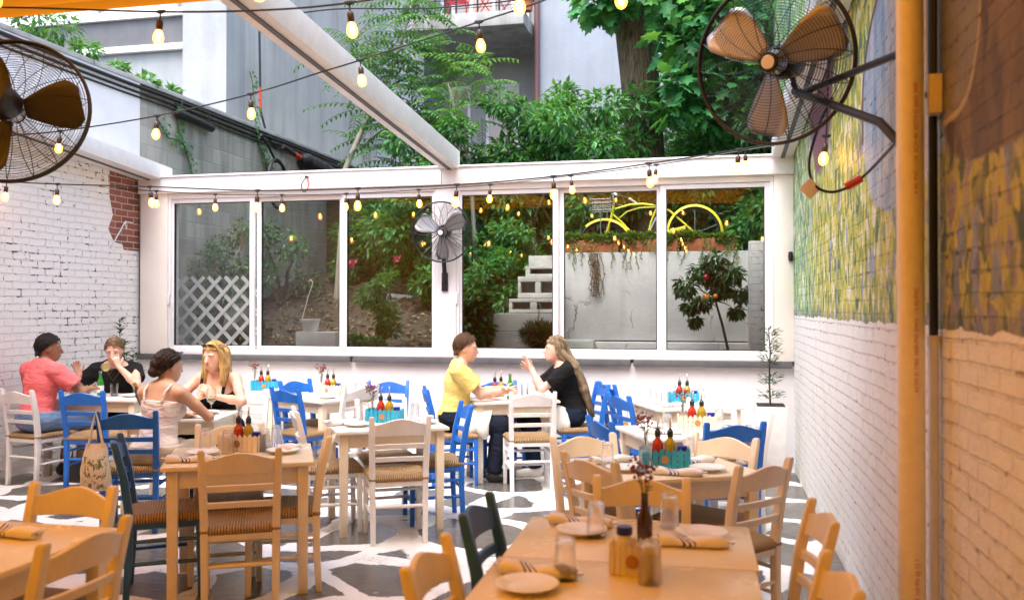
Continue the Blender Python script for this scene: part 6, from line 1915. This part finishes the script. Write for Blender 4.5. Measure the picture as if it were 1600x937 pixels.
nk = thing('lap_napkin', 'white striped napkin over the lap of the long haired woman', 'napkin', (0, 0, 0)); bpy.context.view_layer.update()
drape(nk, P, -1)
# ---------------------------------------------------------------- wall fans
def make_fan(rad, spin, blade):
    t = thing('wall_fan', 'x', 'fan')
    # local axes: +z is the direction the fan blows; the guard's middle is the origin
    cg = MB(); n = 28
    dep = rad * .26
    for face, m_ in ((1, n), (-1, n)):
        for i in range(m_):
            f = (i + 1) / (m_ + .5); r = rad * f
            z = face * dep * (1 - f ** 2.6) * (.55 if face > 0 else .62)
            cg.tube([(r * math.cos(2 * math.pi * k / 56), r * math.sin(2 * math.pi * k / 56), z) for k in range(56)], .0015, 3, closed=True)
        for k in range(18):
            a0 = 2 * math.pi * k / 18; pts = []
            for i in range(9):
                f = .12 + .88 * i / 8; a = a0 + .35 * (1 - f) * face
                pts.append((rad * f * math.cos(a), rad * f * math.sin(a), face * (dep * (1 - f ** 2.6) * (.55 if face > 0 else .62) + .003)))
            cg.tube(pts, .0022, 4)
    cg.build('guard', M['black'], t)
    rm_ = MB(); rm_.tube([(rad * math.cos(2 * math.pi * k / 64), rad * math.sin(2 * math.pi * k / 64), .006) for k in range(64)], .009, 8, closed=True)
    rm_.tube([(rad * math.cos(2 * math.pi * k / 64), rad * math.sin(2 * math.pi * k / 64), -.012) for k in range(64)], .008, 8, closed=True)
    rm_.build('rim', M['black'], t)
    for b in range(3):
        a0 = R(spin + 120 * b); vs = []; fs = []; nr, nc = 10, 8
        for i in range(nr + 1):
            f = i / nr; r = rad * (.16 + .74 * f)
            wdt = rad * (.24 + .44 * math.sin(min(1, f * 1.15) * 1.45)); cc = .25 * f
            for j in range(nc + 1):
                s = (j / nc - .5); w_ = wdt * s
                if f > .85: w_ *= 1 - .35 * (f - .85) / .15
                pit = .55 - .25 * f
                x = r; y = w_ * math.cos(pit) + rad * .10 * cc; z = w_ * math.sin(pit) + .03 * (s * s - .25) * rad
                vs.append((x * math.cos(a0) - y * math.sin(a0), x * math.sin(a0) + y * math.cos(a0), z))
        for i in range(nr):
            for j in range(nc):
                q = i * (nc + 1) + j; fs.append((q, q + 1, q + nc + 2, q + nc + 1))
        bo = MB().add(vs, fs).build('blade', M[blade], t, ang=80)
        sm = bo.modifiers.new('thick', 'SOLIDIFY'); sm.thickness = .003
    MB().lathe([(.0, -.04), (rad * .15, -.04), (rad * .15, .02), (rad * .11, .05), (0, .055)], 20).build('hub', M['steel'], t)
    bd = MB().lathe([(rad * .11, dep * .55 - .004), (rad * .125, dep * .55), (rad * .115, dep * .55 + .010), (0, dep * .55 + .012)], 24).build('badge_ring', M['black'], t)
    MB().lathe([(0, dep * .55 + .0125), (rad * .085, dep * .55 + .0125), (rad * .08, dep * .55 + .015), (0, dep * .55 + .015)], 20).build('badge', M['paper'], bd)
    MB().lathe([(0, -dep * .62 - .19), (rad * .15, -dep * .62 - .19), (rad * .21, -dep * .62 - .16), (rad * .22, -dep * .62 - .02), (rad * .18, -dep * .62 + .01), (0, -dep * .62 + .01)], 24).build('motor_housing', M['black'], t)
    return t
def set_fan(t, loc, face, roll=0):
    t.location = loc
    q = Vector(face).normalized().to_track_quat('Z', 'Y')
    t.rotation_mode = 'QUATERNION'; t.rotation_quaternion = q @ Euler((0, 0, R(roll))).to_quaternion()
    bpy.context.view_layer.update()
def local(t, pts):
    mi = t.matrix_world.inverted(); return [mi @ Vector(p) for p in pts]
# big fan on the mural wall
f1 = make_fan(.385, 20, 'blade'); f1['label'] = 'big black wall fan with copper lit blades over the mural wall'; f1['group'] = 'caged wall fans'
c1 = atZ(1209, 96, 4.25)
set_fan(f1, c1, (-.42, -.86, -.20), 117)
ax1 = Vector((-.42, -.86, -.20)).normalized()
m1_ = c1 - ax1 * .20
wl = Vector((RX - .012, m1_.y + .02, m1_.z - .22))
wl2 = Vector((RX - .012, m1_.y - .10, m1_.z - .52))
mb = MB(); mb.tube(local(f1, [m1_, m1_ + Vector((.04, .02, -.16)), Vector((RX - .03, 3.98, m1_.z - .15))]), .017, 10)
mb.tube(local(f1, [m1_ + Vector((.03, .02, -.14)), Vector((RX - .10, 4.06, m1_.z - .42)), Vector((RX - .02, 3.95, m1_.z - .56))]), .020, 10); mb.build('bracket_arm', M['black'], f1)
pl_ = Vector((RX - .012, 3.94, m1_.z - .36)); mb = MB(); mb.box((0, 0, 0), (.02, .07, .56)); o = mb.build('wall_plate', M['black'], f1, bev=.004); o.matrix_local = f1.matrix_world.inverted() @ Matrix.Translation(pl_)
pts = [m1_ + Vector((.20, -.02, -.19)), m1_ + Vector((.14, -.03, -.32)), m1_ + Vector((.09, -.06, -.50)), m1_ + Vector((.11, -.08, -.62)), m1_ + Vector((.20, -.1, -.66)), m1_ + Vector((.32, -.12, -.60)), Vector((RX - .03, 3.95, m1_.z - .50))]
MB().tube(local(f1, smooth_path(pts)), .007, 8).build('power_cord', M['rubber'], f1)
MB().tube(local(f1, [pts[4] + Vector((.05, -.005, .02)), pts[5] + Vector((0, 0, 0))]), .019, 8).build('red_plug', M['redtape'], f1)
q = MB().box((0, 0, 0), (.075, .004, .075)).build('cord_tag', M['paper'], f1, bev=.002); q.matrix_local = f1.matrix_world.inverted() @ Matrix.Translation(pts[3] + Vector((-.02, -.01, -.02))) @ Euler((0, R(45), R(10))).to_matrix().to_4x4()
# left fan on an awning post outside the frame
f2 = make_fan(.385, 40, 'blade_dark'); f2['label'] = 'big black caged fan cut by the left photo edge, seen against the white wall'; f2['group'] = 'caged wall fans'
c2 = atZ(18, 172, 4.66)
ax2 = Vector((-.34, .92, -.16)).normalized()
set_fan(f2, c2, ax2, 10)
m2_ = c2 - ax2 * .22
MB().tube(local(f2, [m2_, m2_ + Vector((-.10, .02, -.08)), Vector((c2.x - .62, c2.y + .14, c2.z - .10))]), .02, 10).build('bracket_arm', M['black'], f2)
post = thing('awning_post', 'white steel awning post just outside the left photo edge', 'post', (c2.x - .66, c2.y + .14, 0))
MB().box((0, 0, 1.7), (.08, .08, 3.4)).build('post_body', M['white'], post, bev=.006)
MB().box((0, 0, .006), (.18, .18, .012)).build('base_plate', M['white'], post)
# fan on the window wall post
f3 = make_fan(.315, 152, 'blade'); f3['label'] = 'black caged fan mounted on the centre post of the window wall'; f3['group'] = 'caged wall fans'
c3 = at(690, 362, 8.95)
ax3 = Vector((.05, -.98, -.16)).normalized()
set_fan(f3, c3, ax3, 0)
m3_ = c3 - ax3 * .16
mb = MB(); mb.tube(local(f3, [m3_, m3_ + Vector((-.02, .0, -.18)), at(695, 440, BY - .06)]), .024, 10); mb.build('bracket_arm', M['black'], f3)
pb = at(695, 440, BY - .052); o = MB().box((0, 0, 0), (.07, .02, .2)).build('wall_plate', M['black'], f3, bev=.004); o.matrix_local = f3.matrix_world.inverted() @ Matrix.Translation(pb)

# ---------------------------------------------------------------- string lights
def mk_bulb_parts():
    b = MB().lathe([(.0135, -.098), (.016, -.106), (.024, -.122), (.0295, -.142), (.029, -.160), (.022, -.176), (.010, -.185), (0, -.187)], 16).build('bulb', M['bulb'], None, ang=80)
    f = MB().lathe([(.003, -.104), (.010, -.118), (.0135, -.140), (.012, -.158), (.004, -.168), (0, -.169)], 10).build('filament', M['filament'], b, ang=80)
    s = MB().lathe([(.006, -.044), (.013, -.048), (.0185, -.056), (.0185, -.090), (.0155, -.097), (.0155, -.106), (0, -.106)], 14).build('socket', M['socket'], b)
    h = MB().tube([(0, 0, .006), (.002, 0, -.02), (0, 0, -.048)], .0045, 6).build('drop_cord', M['rubber'], b)
    return b
_bp = []
def string(label, knots, bulbs, r=.0058, sag=None):
    """knots: points of the cable; bulbs: fractions given as points hanging below it"""
    t = thing('string_light', label, 'string lights', knots[0], 0, 'strings of amber bulbs')
    o0 = Vector(knots[0]); pts = [p - o0 for p in smooth_path(knots, 8)]
    mb = MB(); mb.tube(pts, r, 6)
    for b in bulbs: mb.tube([Vector(b) - o0 + Vector((-.028, 0, .003)), Vector(b) - o0 + Vector((-.012, 0, .0)), Vector(b) - o0 + Vector((.012, 0, 0)), Vector(b) - o0 + Vector((.028, 0, .003))], [.006, .012, .012, .006], 6)
    mb.build('cable', M['rubber'], t)
    for i, b in enumerate(bulbs):
        if not _bp:
            _bp.append(mk_bulb_parts()); q = _bp[0]
        else: q = copy_tree(_bp[0])
        q.parent = t; q.location = Vector(b) - o0; q.rotation_euler = (R(rnd.uniform(-7, 7)), R(rnd.uniform(-7, 7)), rnd.uniform(0, 6))
    return t
# 1: along the awning edge
S1 = [at(-160, 14, 4.45), at(0, 10, 4.45), at(250, 17, 4.45), at(420, 14, 4.4), at(545, 3, 4.4), at(680, -18, 4.4), at(812, -34, 4.35), at(966, -48, 4.3), at(1150, -75, 4.3), at(1330, -140, 4.25)]
string('string of bulbs strung along the awning edge at the very top', S1, [S1[2], S1[4], S1[6], S1[7]])
# 2: running diagonally from the left wall towards the awning
S2 = [at(-120, 224, 7.1), atZ(0, 212, 7.5), atZ(93, 204, 7.3), atZ(245, 180, 6.95), atZ(391, 146, 6.5), atZ(500, 112, 6.2), atZ(562, 93, 6.05), atZ(748, 33, 5.45), atZ(860, -5, 5.1), atZ(1000, -70, 4.8)]
string('string of bulbs climbing diagonally from the left wall to the awning', S2, [S2[2], S2[3], S2[4], S2[6], S2[7]])
# a thin bare wire crossing above
S2b = [atZ(405, 30, 8.6), atZ(520, 13, 8.9), atZ(660, 12, 9.2), atZ(760, 4, 9.4), atZ(860, -8, 9.6)]
bwz = thing('bare_wire', 'thin black wire crossing in front of the balcony', 'wire', S2b[0]); MB().tube([p - S2b[0] for p in smooth_path(S2b)], .008, 6).build('cable', M['rubber'], bwz)
# 3: nearer large string in front of the windows
Y3 = 7.0
K3 = [(-90, 276), (10, 283), (89, 287), (233, 291), (402, 297), (559, 294), (714, 288), (865, 275), (1014, 255), (1155, 233), (1225, 221), (1262, 212)]
S3 = [at(u, v, Y3) for u, v in K3]
string('nearer string of bulbs across the window wall with larger bulbs', S3, [S3[i] for i in (1, 2, 3, 4, 5, 6, 7, 8, 9)])
Y4 = 8.85
K4 = [(-40, 278), (70, 287), (156, 291), (244, 298), (336, 303), (440, 304), (541, 302), (654, 296), (766, 288), (892, 274), (1026, 257), (1165, 234), (1228, 224)]
S4 = [at(u, v, Y4) for u, v in K4]; S4[0] = Vector((LX + .02, 8.2, S4[0].z)); S4[1] = S4[0].lerp(S4[2], .5)
string('farther string of bulbs close to the window wall with smaller bulbs', S4, [S4[i] for i in range(1, 12)])
# single bulb by the mural
P5 = at(1292, 212, 5.9)
string('single bulb hanging in front of the mural below the big fan', [Vector((P5.x + .02, 5.9, P5.z + .75)), P5 + Vector((.01, 0, .3)), P5], [P5])
# string under the awning behind the viewer (its bulbs show as reflections in the panes)
for j, yy in enumerate((1.6, -.6, 2.7, .5)):
    KK = [Vector((LX + .05, yy, 3.1)), Vector((-5.2, yy, 2.95)), Vector((-4.0, yy + .2, 2.9)), Vector((-2.8, yy + .3, 3.0)), Vector((-1.6, yy + .2, 2.9)), Vector((-.5, yy, 2.95)), Vector((RX - .02, yy, 3.1))]
    string(('string of bulbs under the awning over the front tables', 'string of bulbs under the awning far behind the front tables', 'string of bulbs under the awning above the near end of the mural wall', 'string of bulbs under the awning right above the viewer')[j], KK, KK[1:6])
# little looped tie on the header
lp = thing('cable_tie', 'looped black and red wire end hanging on the white header beam', 'wire', at(478, 276, BY - .13))
MB().tube(smooth_path([(0, 0, 0), (-.05, -.01, -.08), (-.03, -.01, -.16), (.01, -.01, -.15)]), .006, 6).build('wire', M['rubber'], lp)
MB().tube(smooth_path([(0, 0, 0), (.035, -.01, -.06), (.03, -.01, -.11), (.015, -.01, -.15)]), .006, 6).build('red_wire', M['redtape'], lp)
MB().box((0, .01, .003), (.03, .035, .02)).build('clip', M['black'], lp)
# white clothes-line bracket on the bare brick patch
wbk = thing('wall_bracket', 'white folded wire bracket on the bare red brick patch', 'bracket', (LX, 8.98, 2.58))
MB().tube([(.006, -.25, -.30), (.05, -.05, .02), (.03, .10, .02)], .008, 6).build('arm', M['white'], wbk); MB().tube([(.05, -.05, .02), (.04, -.02, -.06)], .008, 6).build('hook', M['white'], wbk)

# ---------------------------------------------------------------- camera, sun and sky
cam = bpy.data.cameras.new('camera'); co = bpy.data.objects.new('camera', cam); COL.objects.link(co)
cam.sensor_width = 36; cam.lens = FPX / 1600 * 36; cam.clip_start = .05; cam.clip_end = 400
co.location = (0, 0, EYE)
co.rotation_euler = Euler((R(90) + math.atan(12 / FPX), 0, YAW))
cam.dof.use_dof = True; cam.dof.focus_distance = 7.6; cam.dof.aperture_fstop = 2.2
scn.camera = co
w = bpy.data.worlds.new('World'); scn.world = w; w.use_nodes = True
nt = w.node_tree; bg = nt.nodes['Background']
sky = nt.nodes.new('ShaderNodeTexSky'); sky.sky_type = 'NISHITA'; sky.sun_disc = False
EL, AZ = 66, 192      # azimuth the light comes from, clockwise from +Y
sky.sun_elevation = R(EL); sky.sun_rotation = R(AZ); sky.dust_density = 4; sky.air_density = .8; sky.ozone_density = .6; sky.altitude = 50
nt.links.new(sky.outputs[0], bg.inputs[0]); bg.inputs[1].default_value = .15
su = bpy.data.lights.new('sun', 'SUN'); so = bpy.data.objects.new('sun', su); COL.objects.link(so)
su.energy = .5; su.angle = R(50); su.color = (1, .985, .93)
sd = Vector((math.sin(R(AZ)) * math.cos(R(EL)), math.cos(R(AZ)) * math.cos(R(EL)), math.sin(R(EL))))
so.rotation_euler = sd.to_track_quat('Z', 'Y').to_euler()
vs_ = scn.view_settings; vs_.view_transform = 'Standard'; vs_.look = 'None'; vs_.gamma = 1; vs_.exposure = 2.27
vs_.use_curve_mapping = False
scn.render.engine = 'CYCLES'
cy = scn.cycles
cy.use_denoising = True
try: cy.denoiser = 'OPENIMAGEDENOISE'
except Exception: pass
cy.max_bounces = 8; cy.diffuse_bounces = 5; cy.glossy_bounces = 3; cy.transmission_bounces = 4; cy.transparent_max_bounces = 24
cy.caustics_reflective = False; cy.caustics_refractive = False
cy.sample_clamp_indirect = 8; cy.use_light_tree = True
